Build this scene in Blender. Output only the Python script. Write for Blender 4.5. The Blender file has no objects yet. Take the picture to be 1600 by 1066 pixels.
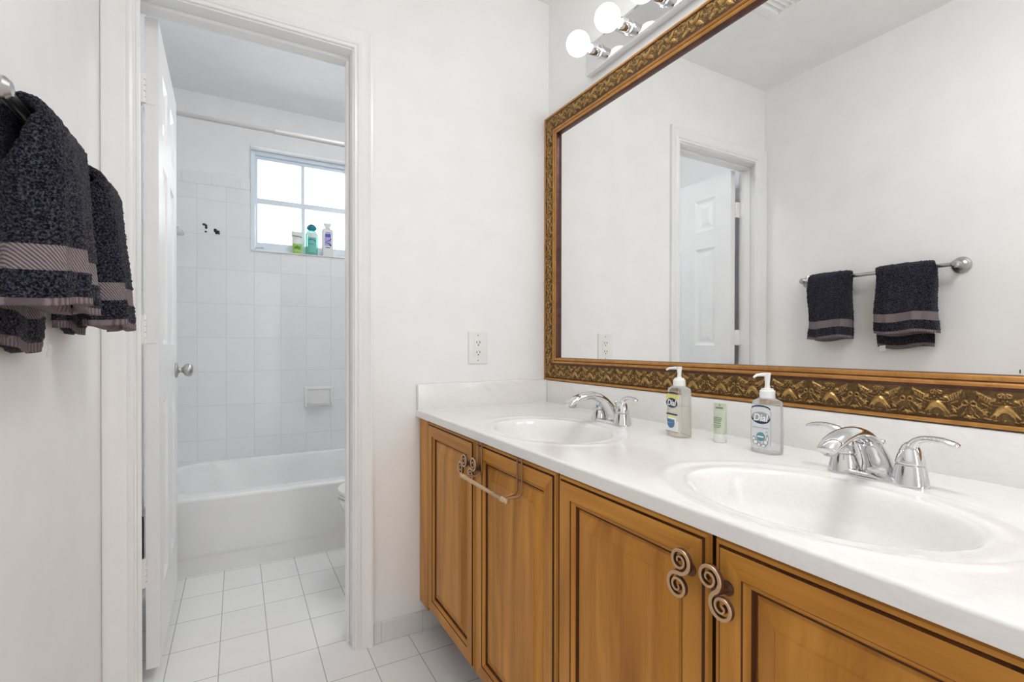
import bpy, bmesh, math, random
import numpy as np
from mathutils import Vector, Matrix
C = bpy.context.scene.collection
scene = bpy.context.scene
rnd = random.Random(7)
PI = math.pi

# ------------------------------------------------------------------ camera
cam_d = bpy.data.cameras.new('camera'); cam = bpy.data.objects.new('camera', cam_d); C.objects.link(cam)
cam_d.sensor_width = 36.0; cam_d.lens = 772.93 / 1600 * 36; cam_d.shift_y = 11.47 / 1600
cam_d.clip_start = 0.02
_r = Vector((0.874261, -0.485454, 0.001485)); _u = Vector((0.001493, 0.005746, 0.999982)); _f = Vector((0.485454, 0.874244, -0.005748))
m = Matrix((( _r.x, _u.x, -_f.x, -1.13792), (_r.y, _u.y, -_f.y, -1.73862), (_r.z, _u.z, -_f.z, 1.04231), (0, 0, 0, 1)))
cam.matrix_world = m
scene.camera = cam

# ------------------------------------------------------------------ world, view, light
w = bpy.data.worlds.new('World'); scene.world = w; w.use_nodes = True
bg = w.node_tree.nodes['Background']; bg.inputs[0].default_value = (0.985, 0.99, 1.0, 1); bg.inputs[1].default_value = 3.6
vs = scene.view_settings; vs.view_transform = 'Standard'; vs.look = 'None'; vs.gamma = 1.0; vs.use_curve_mapping = False
vs.exposure = 0.20
scene.cycles.max_bounces = 14; scene.cycles.diffuse_bounces = 10; scene.cycles.glossy_bounces = 8
scene.cycles.transmission_bounces = 10; scene.cycles.transparent_max_bounces = 12
scene.cycles.caustics_reflective = True; scene.cycles.blur_glossy = 0.5; scene.cycles.caustics_refractive = False
scene.cycles.sample_clamp_indirect = 8.0
BULB = 2.2          # strength of the vanity bulbs

# ------------------------------------------------------------------ measured layout (metres)
W = 1.464            # towel wall at x = -W ; mirror wall at x = 0 ; door wall at y = 0
H = 2.465; H2 = 2.545
YE = -2.75           # end of the vanity room, behind the camera
XRO, XRI, XLI, ZO, ZI = -0.727, -0.790, -1.376, 2.1175, 2.0515
YB = 1.740           # back wall of the tub room
XTL, XTR = -1.50, 0.06
ZC = 0.81            # counter top
SINKS = [(-0.371, -0.580), (-0.371, -1.300)]
FAUCETY = [-0.584, -1.290]

# ------------------------------------------------------------------ materials
def nt(name):
    mt = bpy.data.materials.new(name); mt.use_nodes = True
    t = mt.node_tree; return mt, t, t.nodes['Principled BSDF']
def setp(b, col=None, rough=None, metal=None, spec=None, trans=None, ior=None, coat=None):
    if col is not None: b.inputs['Base Color'].default_value = (*col, 1)
    if rough is not None: b.inputs['Roughness'].default_value = rough
    if metal is not None: b.inputs['Metallic'].default_value = metal
    if spec is not None: b.inputs['Specular IOR Level'].default_value = spec
    if trans is not None: b.inputs['Transmission Weight'].default_value = trans
    if ior is not None: b.inputs['IOR'].default_value = ior
    if coat is not None: b.inputs['Coat Weight'].default_value = coat
def coords(t, scale=(1, 1, 1), loc=(0, 0, 0), rot=(0, 0, 0), kind='Object'):
    tc = t.nodes.new('ShaderNodeTexCoord'); mp = t.nodes.new('ShaderNodeMapping')
    mp.inputs['Scale'].default_value = scale; mp.inputs['Location'].default_value = loc; mp.inputs['Rotation'].default_value = rot
    t.links.new(tc.outputs[kind], mp.inputs[0]); return mp.outputs[0]
def noise(t, vec, scale, detail=4, rough=0.5, dist=0.0):
    n = t.nodes.new('ShaderNodeTexNoise'); n.inputs['Scale'].default_value = scale; n.inputs['Detail'].default_value = detail
    n.inputs['Roughness'].default_value = rough; n.inputs['Distortion'].default_value = dist
    t.links.new(vec, n.inputs['Vector']); return n.outputs['Fac']
def ramp(t, fac, stops):
    r = t.nodes.new('ShaderNodeValToRGB'); e = r.color_ramp.elements
    while len(e) < len(stops): e.new(0.5)
    for i, (p, c) in enumerate(stops): e[i].position = p; e[i].color = (*c, 1)
    t.links.new(fac, r.inputs[0]); return r.outputs[0]
def bump(t, b, fac, strength, dist):
    n = t.nodes.new('ShaderNodeBump'); n.inputs['Strength'].default_value = strength; n.inputs['Distance'].default_value = dist
    t.links.new(fac, n.inputs['Height']); t.links.new(n.outputs[0], b.inputs['Normal'])
def mixc(t, fac, a, bcol, mode='MIX'):
    n = t.nodes.new('ShaderNodeMix'); n.data_type = 'RGBA'; n.blend_type = mode
    for s, v in ((0, fac), (6, a), (7, bcol)):
        if isinstance(v, (int, float)): n.inputs[s].default_value = v
        elif isinstance(v, tuple): n.inputs[s].default_value = (*v, 1)
        else: t.links.new(v, n.inputs[s])
    return n.outputs[2]
def plain(name, col, rough=0.5, metal=0.0, spec=0.5, bscale=0, bstr=0.1, bdist=0.001, **k):
    mt, t, b = nt(name); setp(b, col, rough, metal, spec, **k)
    v = coords(t)
    if bscale:
        bump(t, b, noise(t, v, bscale), bstr, bdist)
    f = noise(t, v, 9.0, 3)
    c2 = tuple(x * 0.965 for x in col)
    t.links.new(ramp(t, f, [(0.3, col), (0.75, c2)]), b.inputs['Base Color'])
    return mt
def paint(name, col, rough=0.55):
    return plain(name, col, rough, bscale=260, bstr=0.06, bdist=0.0006, spec=0.3)
M = {}
M['wall'] = paint('wall_paint', (0.875, 0.875, 0.87))
M['wall_tub'] = paint('tub_room_paint', (0.855, 0.86, 0.865))
M['ceiling'] = paint('ceiling_paint', (0.87, 0.87, 0.86), 0.8)
M['ceiling_tub'] = paint('tub_ceiling_paint', (0.835, 0.85, 0.865), 0.8)
M['trim'] = plain('trim_gloss_paint', (0.865, 0.865, 0.86), 0.28, bscale=30, bstr=0.05)
M['door'] = plain('door_paint', (0.865, 0.87, 0.875), 0.3, bscale=40, bstr=0.04)
M['porcelain'] = plain('white_porcelain', (0.82, 0.82, 0.81), 0.12)
M['enamel'] = plain('tub_enamel', (0.86, 0.86, 0.86), 0.18)
M['plastic'] = plain('white_plastic', (0.82, 0.82, 0.80), 0.35)
M['slot'] = plain('dark_slot', (0.05, 0.05, 0.05), 0.6)
M['chrome'] = plain('chrome', (0.74, 0.74, 0.75), 0.05, 1.0)
M['nickel'] = plain('satin_nickel', (0.50, 0.50, 0.49), 0.28, 1.0)
M['copper'] = plain('antique_copper', (0.62, 0.42, 0.25), 0.38, 0.75, bscale=150, bstr=0.2)
M['rod'] = plain('grey_enamelled_rod', (0.55, 0.53, 0.52), 0.3)
M['copper_shaded'] = plain('shaded_copper', (0.13, 0.06, 0.035), 0.45, 0.6, bscale=150, bstr=0.2)
M['strap'] = plain('brown_copper_wire', (0.36, 0.20, 0.12), 0.36, 0.8)
M['brass'] = plain('aged_copper_bar', (0.66, 0.47, 0.28), 0.34, 0.8)
M['alu'] = plain('painted_aluminium', (0.76, 0.83, 0.90), 0.35)
M['black'] = plain('black_residue', (0.015, 0.015, 0.018), 0.7, bscale=300, bstr=0.4)
def tile(name, col, mort, bw, rh, loc, rot, msize=0.0016, rough=0.2, mb=0.6):
    mt, t, b = nt(name); setp(b, col, rough)
    v = coords(t, loc=loc, rot=rot)
    n = t.nodes.new('ShaderNodeTexBrick'); n.offset = 0.0; n.squash = 1.0
    n.inputs['Scale'].default_value = 1.0; n.inputs['Mortar Size'].default_value = msize; n.inputs['Mortar Smooth'].default_value = 0.3
    n.inputs['Brick Width'].default_value = bw; n.inputs['Row Height'].default_value = rh; n.inputs['Bias'].default_value = 0.0
    n.inputs['Color1'].default_value = (*col, 1); n.inputs['Color2'].default_value = (*[c * 0.965 for c in col], 1); n.inputs['Mortar'].default_value = (*mort, 1)
    t.links.new(v, n.inputs['Vector'])
    f = noise(t, coords(t), 14.0, 5, 0.6)
    c = mixc(t, 0.35, n.outputs['Color'], ramp(t, f, [(0.35, (0.93, 0.93, 0.93)), (0.7, (1, 1, 1))]), 'MULTIPLY')
    t.links.new(c, b.inputs['Base Color'])
    inv = t.nodes.new('ShaderNodeMath'); inv.operation = 'SUBTRACT'; inv.inputs[0].default_value = 1.0
    t.links.new(n.outputs['Fac'], inv.inputs[1]); 
    wv = t.nodes.new('ShaderNodeMath'); wv.operation = 'MULTIPLY_ADD'; wv.inputs[1].default_value = 0.25
    t.links.new(noise(t, coords(t), 22.0, 2), wv.inputs[0]); t.links.new(inv.outputs[0], wv.inputs[2])
    bump(t, b, wv.outputs[0], mb, 0.0012)
    return mt
M['floor'] = tile('floor_tile', (0.87, 0.87, 0.865), (0.46, 0.46, 0.46), 0.1478, 0.2043, (1.3395, -0.8874 + 0.2043 * 20, 0), (0, 0, 0))
# Object-space mapping for walls: x/z plane and y/z plane
M['tile_xz'] = tile('wall_tile_back', (0.845, 0.85, 0.855), (0.68, 0.69, 0.70), 0.1509, 0.206, (1.3466 + 0.1509 * 20, 2.0019 + 0.206 * 20, 0), (PI / 2 * -1, 0, 0), 0.0012, 0.16)
M['tile_yz'] = tile('wall_tile_side', (0.845, 0.85, 0.855), (0.68, 0.69, 0.70), 0.1509, 0.206, (1.74 + 0.1509 * 20, 2.0019 + 0.206 * 20, 0), (PI / -2, 0, PI / 2 * -1), 0.0012, 0.16)
M['tile_cap'] = tile('wall_tile_border', (0.845, 0.85, 0.855), (0.68, 0.69, 0.70), 0.1509, 0.30, (1.3466 + 0.075 + 0.1509 * 20, 0.1 + 0.3 * 20 - 0.0, 0), (-PI / 2, 0, 0), 0.0012, 0.16)
M['base_tile'] = tile('baseboard_tile', (0.77, 0.765, 0.75), (0.55, 0.55, 0.54), 0.1509, 0.30, (0.699 + 0.1509 * 20, 0.1 + 0.3 * 20, 0), (-PI / 2, 0, 0), 0.0012, 0.25)
def marble():
    mt, t, b = nt('cultured_marble'); setp(b, (0.84, 0.835, 0.82), 0.14)
    v = coords(t, (1, 1, 1))
    f1 = noise(t, v, 5.0, 6, 0.6, 1.4); f2 = noise(t, coords(t, (14, 5, 14)), 1.3, 5, 0.65, 2.5)
    c1 = ramp(t, f1, [(0.35, (0.85, 0.845, 0.83)), (0.58, (0.835, 0.825, 0.81)), (0.72, (0.78, 0.765, 0.75))])
    c2 = ramp(t, f2, [(0.42, (1, 1, 1)), (0.50, (0.96, 0.95, 0.94)), (0.56, (1, 1, 1))])
    t.links.new(mixc(t, 0.6, c1, c2, 'MULTIPLY'), b.inputs['Base Color']); return mt
M['marble'] = marble()
def wood(name, dark, light, sc, rough=0.34):
    mt, t, b = nt(name); setp(b, light, rough, spec=0.2)
    f = noise(t, coords(t, sc), 1.0, 6, 0.62, 0.6); f2 = noise(t, coords(t, tuple(x * 0.22 + 0.6 for x in sc)), 1.7, 3, 0.5, 0.8)
    c = ramp(t, f, [(0.28, dark), (0.52, tuple((a + b_) / 2 for a, b_ in zip(dark, light))), (0.74, light)])
    c2 = ramp(t, f2, [(0.34, (0.66, 0.58, 0.50)), (0.60, (1, 1, 1))])
    t.links.new(mixc(t, 0.75, c, c2, 'MULTIPLY'), b.inputs['Base Color'])
    bump(t, b, f, 0.06, 0.001); return mt
LW, DW = (0.72, 0.345, 0.066), (0.42, 0.167, 0.023)
M['wood'] = wood('brown_stained_wood', DW, LW, (26, 26, 1.6))
M['wood_h'] = wood('brown_stained_wood_rail', DW, LW, (26, 1.6, 26))
M['glaze'] = wood('dark_brown_glaze', (0.050, 0.015, 0.005), (0.13, 0.044, 0.013), (20, 20, 2.0), 0.4)
def gold(name, dark, light, metal, rough, sc):
    mt, t, b = nt(name); setp(b, light, rough, metal)
    f = noise(t, coords(t), sc, 5, 0.65)
    t.links.new(ramp(t, f, [(0.32, dark), (0.68, light)]), b.inputs['Base Color'])
    bump(t, b, noise(t, coords(t), sc * 4, 3), 0.15, 0.0006); return mt
M['gold_rail'] = gold('gilt_moulding', (0.42, 0.19, 0.045), (0.60, 0.30, 0.085), 0.75, 0.30, 30)
M['gold_leaf'] = gold('gilt_ornament', (0.30, 0.17, 0.05), (0.58, 0.36, 0.13), 0.75, 0.34, 60)
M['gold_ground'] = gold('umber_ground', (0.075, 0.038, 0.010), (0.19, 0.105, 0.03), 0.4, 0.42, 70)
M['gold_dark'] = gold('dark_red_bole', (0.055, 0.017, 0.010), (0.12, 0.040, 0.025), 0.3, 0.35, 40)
M['mirror'] = plain('mirror_silver', (0.93, 0.935, 0.93), 0.0, 1.0)
M['mirror'].node_tree.nodes['Principled BSDF'].inputs['Roughness'].default_value = 0.0
def emit(name, col, s):
    mt, t, b = nt(name); setp(b, (0.9, 0.9, 0.9), 0.3)
    b.inputs['Emission Color'].default_value = (*col, 1); b.inputs['Emission Strength'].default_value = s; return mt
M['fill_dome'] = emit('fill_dome_glow', (0.99, 0.995, 1.0), 22.0); M['fill_dome_tub'] = emit('fill_tub_dome_glow', (1.0, 0.99, 0.98), 13.5)  # glow of the added, unseen ceiling fill lamps
M['bulb'] = emit('lit_opal_glass', (1.0, 0.98, 0.95), BULB)
def glass_pane():
    mt, t, b = nt('window_glass'); out = t.nodes['Material Output']
    tr = t.nodes.new('ShaderNodeBsdfTransparent'); gl = t.nodes.new('ShaderNodeBsdfGlossy'); gl.inputs['Roughness'].default_value = 0.02
    tr.inputs[0].default_value = (0.96, 0.98, 0.99, 1)
    lw = t.nodes.new('ShaderNodeFresnel'); lw.inputs[0].default_value = 1.3
    mx = t.nodes.new('ShaderNodeMixShader'); t.links.new(lw.outputs[0], mx.inputs[0]); t.links.new(tr.outputs[0], mx.inputs[1]); t.links.new(gl.outputs[0], mx.inputs[2])
    t.links.new(mx.outputs[0], out.inputs['Surface']); return mt
M['glass'] = glass_pane()
def clear(name, col, alpha):
    mt, t, b = nt(name); out = t.nodes['Material Output']
    tr = t.nodes.new('ShaderNodeBsdfTransparent'); tr.inputs[0].default_value = (*col, 1)
    setp(b, col, 0.06, 0.0)
    fr = t.nodes.new('ShaderNodeFresnel'); fr.inputs[0].default_value = 1.45
    ad = t.nodes.new('ShaderNodeMath'); ad.operation = 'ADD'; ad.use_clamp = True; ad.inputs[1].default_value = alpha
    t.links.new(fr.outputs[0], ad.inputs[0])
    mx = t.nodes.new('ShaderNodeMixShader'); t.links.new(ad.outputs[0], mx.inputs[0]); t.links.new(tr.outputs[0], mx.inputs[1]); t.links.new(b.outputs[0], mx.inputs[2])
    t.links.new(mx.outputs[0], out.inputs['Surface']); return mt
M['clear'] = clear('clear_plastic', (0.985, 0.985, 0.985), 0.07)
M['soap_amber'] = clear('pale_amber_soap', (0.985, 0.97, 0.93), 0.08)
M['soap_clear'] = clear('clear_soap', (0.985, 0.985, 0.99), 0.08)
M['teal_clear'] = clear('teal_plastic', (0.42, 0.80, 0.72), 0.35)
def flat(name, col, rough=0.45): return plain(name, col, rough)
M['navy'] = flat('navy_ink', (0.012, 0.018, 0.07)); M['white_ink'] = flat('white_ink', (0.9, 0.9, 0.9)); M['yellow'] = flat('yellow_ink', (0.80, 0.74, 0.22))
M['blue_ink'] = flat('blue_ink', (0.08, 0.20, 0.38)); M['grey_ink'] = flat('grey_ink', (0.35, 0.37, 0.40)); M['teal_ink'] = flat('teal_ink', (0.10, 0.28, 0.34))
M['silver_ink'] = flat('silver_ink', (0.72, 0.73, 0.76)); M['sage'] = flat('sage_green_tube', (0.56, 0.62, 0.48)); M['sage_dark'] = flat('sage_ink', (0.22, 0.28, 0.20))
M['lime'] = flat('lime_ink', (0.38, 0.62, 0.12)); M['green'] = flat('green_ink', (0.10, 0.30, 0.04)); M['teal'] = flat('teal_cap', (0.005, 0.20, 0.28), 0.3)
M['teal_label'] = flat('teal_label', (0.16, 0.50, 0.44)); M['violet'] = flat('violet_ink', (0.42, 0.36, 0.72)); M['royal'] = flat('royal_blue_ink', (0.07, 0.10, 0.45)); M['pearl'] = flat('pearl_bottle', (0.80, 0.80, 0.80))
def terry(name, c0, c1, sc=420):
    mt, t, b = nt(name); setp(b, c0, 0.95, spec=0.1)
    v = coords(t); f = noise(t, v, sc, 2, 0.7)
    t.links.new(ramp(t, f, [(0.44, c0), (0.78, c1)]), b.inputs['Base Color'])
    b.inputs['Sheen Weight'].default_value = 0.08; b.inputs['Sheen Roughness'].default_value = 0.5
    bump(t, b, f, 0.9, 0.003); return mt
M['terry'] = terry('charcoal_terry', (0.003, 0.003, 0.008), (0.12, 0.12, 0.155), 300)
def band():
    mt, t, b = nt('woven_band'); setp(b, (0.14, 0.11, 0.12), 0.75)
    wv = t.nodes.new('ShaderNodeTexWave'); wv.inputs['Scale'].default_value = 95; wv.wave_type = 'BANDS'; wv.bands_direction = 'DIAGONAL'
    t.links.new(coords(t), wv.inputs['Vector'])
    t.links.new(ramp(t, wv.outputs['Fac'], [(0.2, (0.075, 0.06, 0.07)), (0.8, (0.27, 0.22, 0.225))]), b.inputs['Base Color']); bump(t, b, wv.outputs['Fac'], 0.4, 0.001); return mt
M['band'] = band()
def hem():
    mt, t, b = nt('towel_hem'); setp(b, (0.2, 0.15, 0.16), 0.85)
    wv = t.nodes.new('ShaderNodeTexWave'); wv.inputs['Scale'].default_value = 55; wv.wave_type = 'BANDS'; wv.bands_direction = 'Y'
    t.links.new(coords(t), wv.inputs['Vector'])
    t.links.new(ramp(t, wv.outputs['Fac'], [(0.1, (0.10, 0.075, 0.085)), (0.8, (0.21, 0.165, 0.175))]), b.inputs['Base Color']); bump(t, b, wv.outputs['Fac'], 0.5, 0.001); return mt
M['hem'] = hem()

# ------------------------------------------------------------------ helpers
def wloc(o):
    v = Vector((0, 0, 0))
    while o is not None: v += o.location; o = o.parent
    return v
def link(name, me, mats, parent=None, smooth=False, kind=None):
    for k in (mats if isinstance(mats, (list, tuple)) else [mats]): me.materials.append(M[k])
    o = bpy.data.objects.new(name, me); C.objects.link(o)
    if parent is not None: o.parent = parent
    if kind: o['kind'] = kind
    if smooth: me.polygons.foreach_set('use_smooth', [True] * len(me.polygons))
    return o
def obj(name, bm, mats, parent=None, smooth=False, local=False, kind=None, auto=None):
    if parent is not None and not local:
        bmesh.ops.translate(bm, verts=bm.verts, vec=-wloc(parent))
    bmesh.ops.recalc_face_normals(bm, faces=bm.faces)
    if auto is not None:
        for f in bm.faces: f.smooth = True
        for e in bm.edges:
            if len(e.link_faces) == 2 and e.calc_face_angle(0) > math.radians(auto): e.smooth = False
    me = bpy.data.meshes.new(name); bm.to_mesh(me); bm.free()
    return link(name, me, mats, parent, smooth, kind)
def thing(name, label, cat, loc=(0, 0, 0), rz=0.0, group=None):
    o = bpy.data.objects.new(name, None); o.empty_display_size = 0.05; C.objects.link(o)
    o.location = loc; o.rotation_euler = (0, 0, rz); o['label'] = label; o['category'] = cat; o['kind'] = 'thing'
    if group: o['group'] = group
    return o
def tag(o, label, cat, group=None):
    o['label'] = label; o['category'] = cat; o['kind'] = 'thing'
    if group: o['group'] = group
    return o
def dup(root, loc, rz, label, parent=None):
    r = root.copy(); C.objects.link(r); r.location = loc; r.rotation_euler = (0, 0, rz)
    if label: r['label'] = label
    for ch in list(root.children):
        c = ch.copy(); C.objects.link(c); c.parent = r
        for g in list(ch.children):
            d = g.copy(); C.objects.link(d); d.parent = c
    return r
def box(bm, x0, x1, y0, y1, z0, z1, mi=0, bev=0.0, seg=2):
    r = bmesh.ops.create_cube(bm, size=1.0); vs_ = r['verts']
    bmesh.ops.scale(bm, vec=(abs(x1 - x0), abs(y1 - y0), abs(z1 - z0)), verts=vs_)
    bmesh.ops.translate(bm, vec=((x0 + x1) / 2, (y0 + y1) / 2, (z0 + z1) / 2), verts=vs_)
    fs = {f for v in vs_ for f in v.link_faces}
    for f in fs: f.material_index = mi
    if bev > 0:
        es = list({e for v in vs_ for e in v.link_edges})
        bmesh.ops.bevel(bm, geom=es, offset=bev, segments=seg, profile=0.5, affect='EDGES', clamp_overlap=True)
def ring_loft(bm, rings, cap0=True, cap1=True, mi=0, close=False):
    vr = [[bm.verts.new(p) for p in r] for r in rings]; n = len(vr[0])
    for a, b in zip(vr[:-1], vr[1:]):
        for i in range(n):
            f = bm.faces.new((a[i], a[(i + 1) % n], b[(i + 1) % n], b[i])); f.material_index = mi
    if close:
        a, b = vr[-1], vr[0]
        for i in range(n): bm.faces.new((a[i], a[(i + 1) % n], b[(i + 1) % n], b[i])).material_index = mi
    else:
        if cap0: bm.faces.new(list(reversed(vr[0]))).material_index = mi
        if cap1: bm.faces.new(vr[-1]).material_index = mi
    return vr
def lathe(bm, prof, org=(0, 0, 0), axis=(0, 0, 1), seg=24, mi=0, sx=1.0, sy=1.0):
    ax = Vector(axis).normalized(); up = Vector((0, 0, 1)) if abs(ax.z) < 0.9 else Vector((1, 0, 0))
    a = ax.cross(up).normalized(); b = ax.cross(a).normalized()
    if abs(ax.z) > 0.9: a = Vector((1, 0, 0)); b = Vector((0, 1, 0))
    O = Vector(org); rings = []
    for r, h in prof:
        r = max(r, 1e-5)
        rings.append([O + ax * h + a * (r * sx * math.cos(2 * PI * i / seg)) + b * (r * sy * math.sin(2 * PI * i / seg)) for i in range(seg)])
    ring_loft(bm, rings, True, True, mi)
def tube(bm, pts, rad, seg=12, mi=0, flat_=1.0, side=None, cap=True):
    """sweep along pts; rad number or list; elliptical when flat_ != 1 (radius across 'side' direction times flat_)"""
    P = [Vector(p) for p in pts]; n = len(P)
    R = rad if isinstance(rad, (list, tuple)) else [rad] * n
    F = flat_ if isinstance(flat_, (list, tuple)) else [flat_] * n
    tang = []
    for i in range(n):
        t = (P[min(i + 1, n - 1)] - P[max(i - 1, 0)]); tang.append(t.normalized())
    s = Vector(side) if side is not None else (Vector((0, 0, 1)) if abs(tang[0].z) < 0.9 else Vector((1, 0, 0)))
    rings = []
    for i in range(n):
        s = (s - tang[i] * s.dot(tang[i])); s.normalize(); b = tang[i].cross(s)
        rings.append([P[i] + s * (R[i] * F[i] * math.cos(2 * PI * k / seg)) + b * (R[i] * math.sin(2 * PI * k / seg)) for k in range(seg)])
    ring_loft(bm, rings, cap, cap, mi)
def smooth_pts(pts, n=6):
    P = [Vector(p) for p in pts]; out = []
    for i in range(len(P) - 1):
        p0, p1, p2, p3 = P[max(i - 1, 0)], P[i], P[i + 1], P[min(i + 2, len(P) - 1)]
        for k in range(n):
            t = k / n
            out.append(0.5 * ((2 * p1) + (-p0 + p2) * t + (2 * p0 - 5 * p1 + 4 * p2 - p3) * t * t + (-p0 + 3 * p1 - 3 * p2 + p3) * t ** 3))
    out.append(P[-1]); return out
def lerp_list(vals, n):
    x = np.linspace(0, len(vals) - 1, n); return list(np.interp(x, range(len(vals)), vals))
def grid_mesh(name, X, Y, Z, matidx=None, flip=False):
    """quad grid from 2-D coordinate arrays"""
    n, k = X.shape; v = np.stack([X, Y, Z], -1).reshape(-1, 3)
    i = np.arange(n - 1)[:, None] * k + np.arange(k - 1)[None, :]
    q = np.stack([i, i + 1, i + k + 1, i + k], -1).reshape(-1, 4)
    if flip: q = q[:, ::-1]
    me = bpy.data.meshes.new(name); me.from_pydata(v.tolist(), [], q.tolist())
    if matidx is not None: me.polygons.foreach_set('material_index', matidx.reshape(-1).astype(np.int32))
    me.update(); return me
def text(name, s, size, loc, rot, mat, parent, local=True, extr=0.0002, sx=1.0):
    cu = bpy.data.curves.new(name, 'FONT'); cu.body = s; cu.size = size; cu.extrude = extr; cu.shear = 0.16; cu.offset = size * 0.018; cu.align_x = 'CENTER'; cu.align_y = 'CENTER'
    o = bpy.data.objects.new(name, cu); C.objects.link(o)
    me = bpy.data.meshes.new_from_object(o.evaluated_get(bpy.context.evaluated_depsgraph_get()))
    bpy.data.objects.remove(o); bpy.data.curves.remove(cu)
    mx = Matrix.Translation(loc) @ rot.to_4x4() @ Matrix.Diagonal((sx, 1, 1, 1)); me.transform(mx); me.materials.clear()
    return link(name, me, mat, parent)
def struct(name, bm, mats, parent=None, **k): return obj(name, bm, mats, parent, kind='structure' if parent is None else None, **k)

# ================================================================== THE SETTING
T = 0.10
bm = bmesh.new(); box(bm, -1.75, 0.25, YE - 0.1, 1.95, -0.08, 0.0); struct('floor', bm, 'floor')
bm = bmesh.new(); box(bm, -W - T, T, YE - T, 0.06, H, H + 0.1); struct('ceiling', bm, 'ceiling')
bm = bmesh.new(); box(bm, XTL - T, XTR + T, 0.06, YB + 0.25, H2, H2 + 0.1); struct('ceiling_tub', bm, 'ceiling_tub')
bm = bmesh.new(); box(bm, -W - T, -W, YE - T, 0.0, 0, H); struct('wall_left', bm, 'wall')
bm = bmesh.new(); box(bm, 0, T, YE - T, 0.0, 0, H); struct('wall_right', bm, 'wall')
# end wall behind the camera; gap added to let world light in as fill
bm = bmesh.new(); box(bm, -W, -0.74, YE - T, YE, 0, H); box(bm, -0.46, 0, YE - T, YE, 0, H); box(bm, -0.74, -0.46, YE - T, YE, 2.15, H); struct('wall_end', bm, 'wall')
# wall with the doorway
JL, JR, JH = -1.414, -0.794, 2.046        # jamb faces
bm = bmesh.new()
for mi, (ya, yb, xa, xb, hh) in enumerate(((0.0, 0.06, -W - T, T, H + 0.1), (0.06, 0.12, XTL - T, XTR + T, H2 + 0.1))):
    box(bm, xa, JL - 0.015, ya, yb, 0, hh, mi); box(bm, JR + 0.015, xb, ya, yb, 0, hh, mi); box(bm, JL - 0.015, JR + 0.015, ya, yb, JH + 0.015, hh, mi)
struct('wall_back', bm, ['wall', 'wall_tub'])
# tub room walls
TT = 2.072                                # top of the tiling
WL, WR, WB, WT = -1.060, -0.445, 1.6345, 2.2836
bm = bmesh.new()
wg = 0.0035
box(bm, XTL - T, XTR + T, YB + 0.008, YB + 0.16, 0, WB - 0.0065); box(bm, XTL - T, XTR + T, YB + 0.008, YB + 0.16, WT + wg, H2)
box(bm, XTL - T, WL - wg, YB + 0.008, YB + 0.16, WB - 0.0065, WT + wg); box(bm, WR + wg, XTR + T, YB + 0.008, YB + 0.16, WB - 0.0065, WT + wg)
struct('wall_tub_back', bm, 'wall_tub')
bm = bmesh.new(); ytb = YB + 0.0085
box(bm, XTL, XTR, YB, ytb, 0.30, WB - 0.006, 0); box(bm, XTL, WL - 0.004, YB, ytb, WB - 0.006, 2.0019, 0); box(bm, WR + 0.004, XTR, YB, ytb, WB - 0.006, 2.0019, 0)
box(bm, XTL, WL - 0.004, YB - 0.001, ytb, 2.0019, TT, 1, 0.003); box(bm, WR + 0.004, XTR, YB - 0.001, ytb, 2.0019, TT, 1, 0.003)
struct('trim_1', bm, ['tile_xz', 'tile_cap'])
bm = bmesh.new(); box(bm, XTL - T, XTL, 0.12, YB + 0.008, 0, H2); struct('wall_tub_left', bm, 'wall_tub')
bm = bmesh.new(); box(bm, XTR, XTR + T, 0.12, YB + 0.008, 0, H2); struct('wall_tub_right', bm, 'wall_tub')
bm = bmesh.new(); box(bm, XTL, XTL + 0.008, 0.90, YB, 0.30, TT, 0); struct('trim_2', bm, 'tile_yz')
bm = bmesh.new(); box(bm, XTR - 0.008, XTR, 0.90, YB, 0.30, TT, 0); struct('trim_3', bm, 'tile_yz')
# jamb lining with the stop
bm = bmesh.new(); j = 0.014
box(bm, JL - j, JL, 0.0, 0.12, 0, JH + j); box(bm, JR, JR + j, 0.0, 0.12, 0, JH + j); box(bm, JL, JR, 0.0, 0.12, JH, JH + j)
box(bm, JR - 0.011, JR, 0.05, 0.084, 0, JH - 0.011, 0, 0.002); box(bm, JL, JL + 0.004, 0.05, 0.084, 0, JH - 0.011, 0, 0.001); box(bm, JL, JR, 0.05, 0.084, JH - 0.011, JH, 0, 0.002)
struct('trim_4', bm, 'trim')
# casing: moulded profile mitred round the opening (both faces of the wall)
prof = [(0.0, 0.0), (0.0, 0.008), (0.04, 0.0095), (0.10, 0.0095), (0.13, 0.0065), (0.17, 0.0065), (0.20, 0.011), (0.27, 0.013), (0.34, 0.0115), (0.38, 0.0095), (0.42, 0.0105), (0.60, 0.0125), (0.78, 0.0165), (0.84, 0.0185), (0.96, 0.0185), (1.0, 0.0165), (1.0, 0.0)]
def casing(name, ysurf, sgn, xri, xro, xli, xlo, zi, zo):
    bm = bmesh.new(); rings = []
    for cx, cz in ((0, 0), (0, 1), (1, 1), (1, 0)):
        ring = []
        for t, h in prof:
            x = (xri + t * (xro - xri)) if cx == 0 else (xli + t * (xlo - xli)); z = (zi + t * (zo - zi)) if cz else 0.0
            ring.append((x, ysurf + sgn * h, z))
        rings.append(ring)
    ring_loft(bm, rings); return struct(name, bm, 'trim', auto=25)
casing('trim_5', 0.0, -1, XRI, XRO, XLI, -W + 0.001, ZI, ZO)
casing('trim_6', 0.12, 1, XRI, XRO, JL - 0.006, XTL + 0.002, ZI, ZO)
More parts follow.
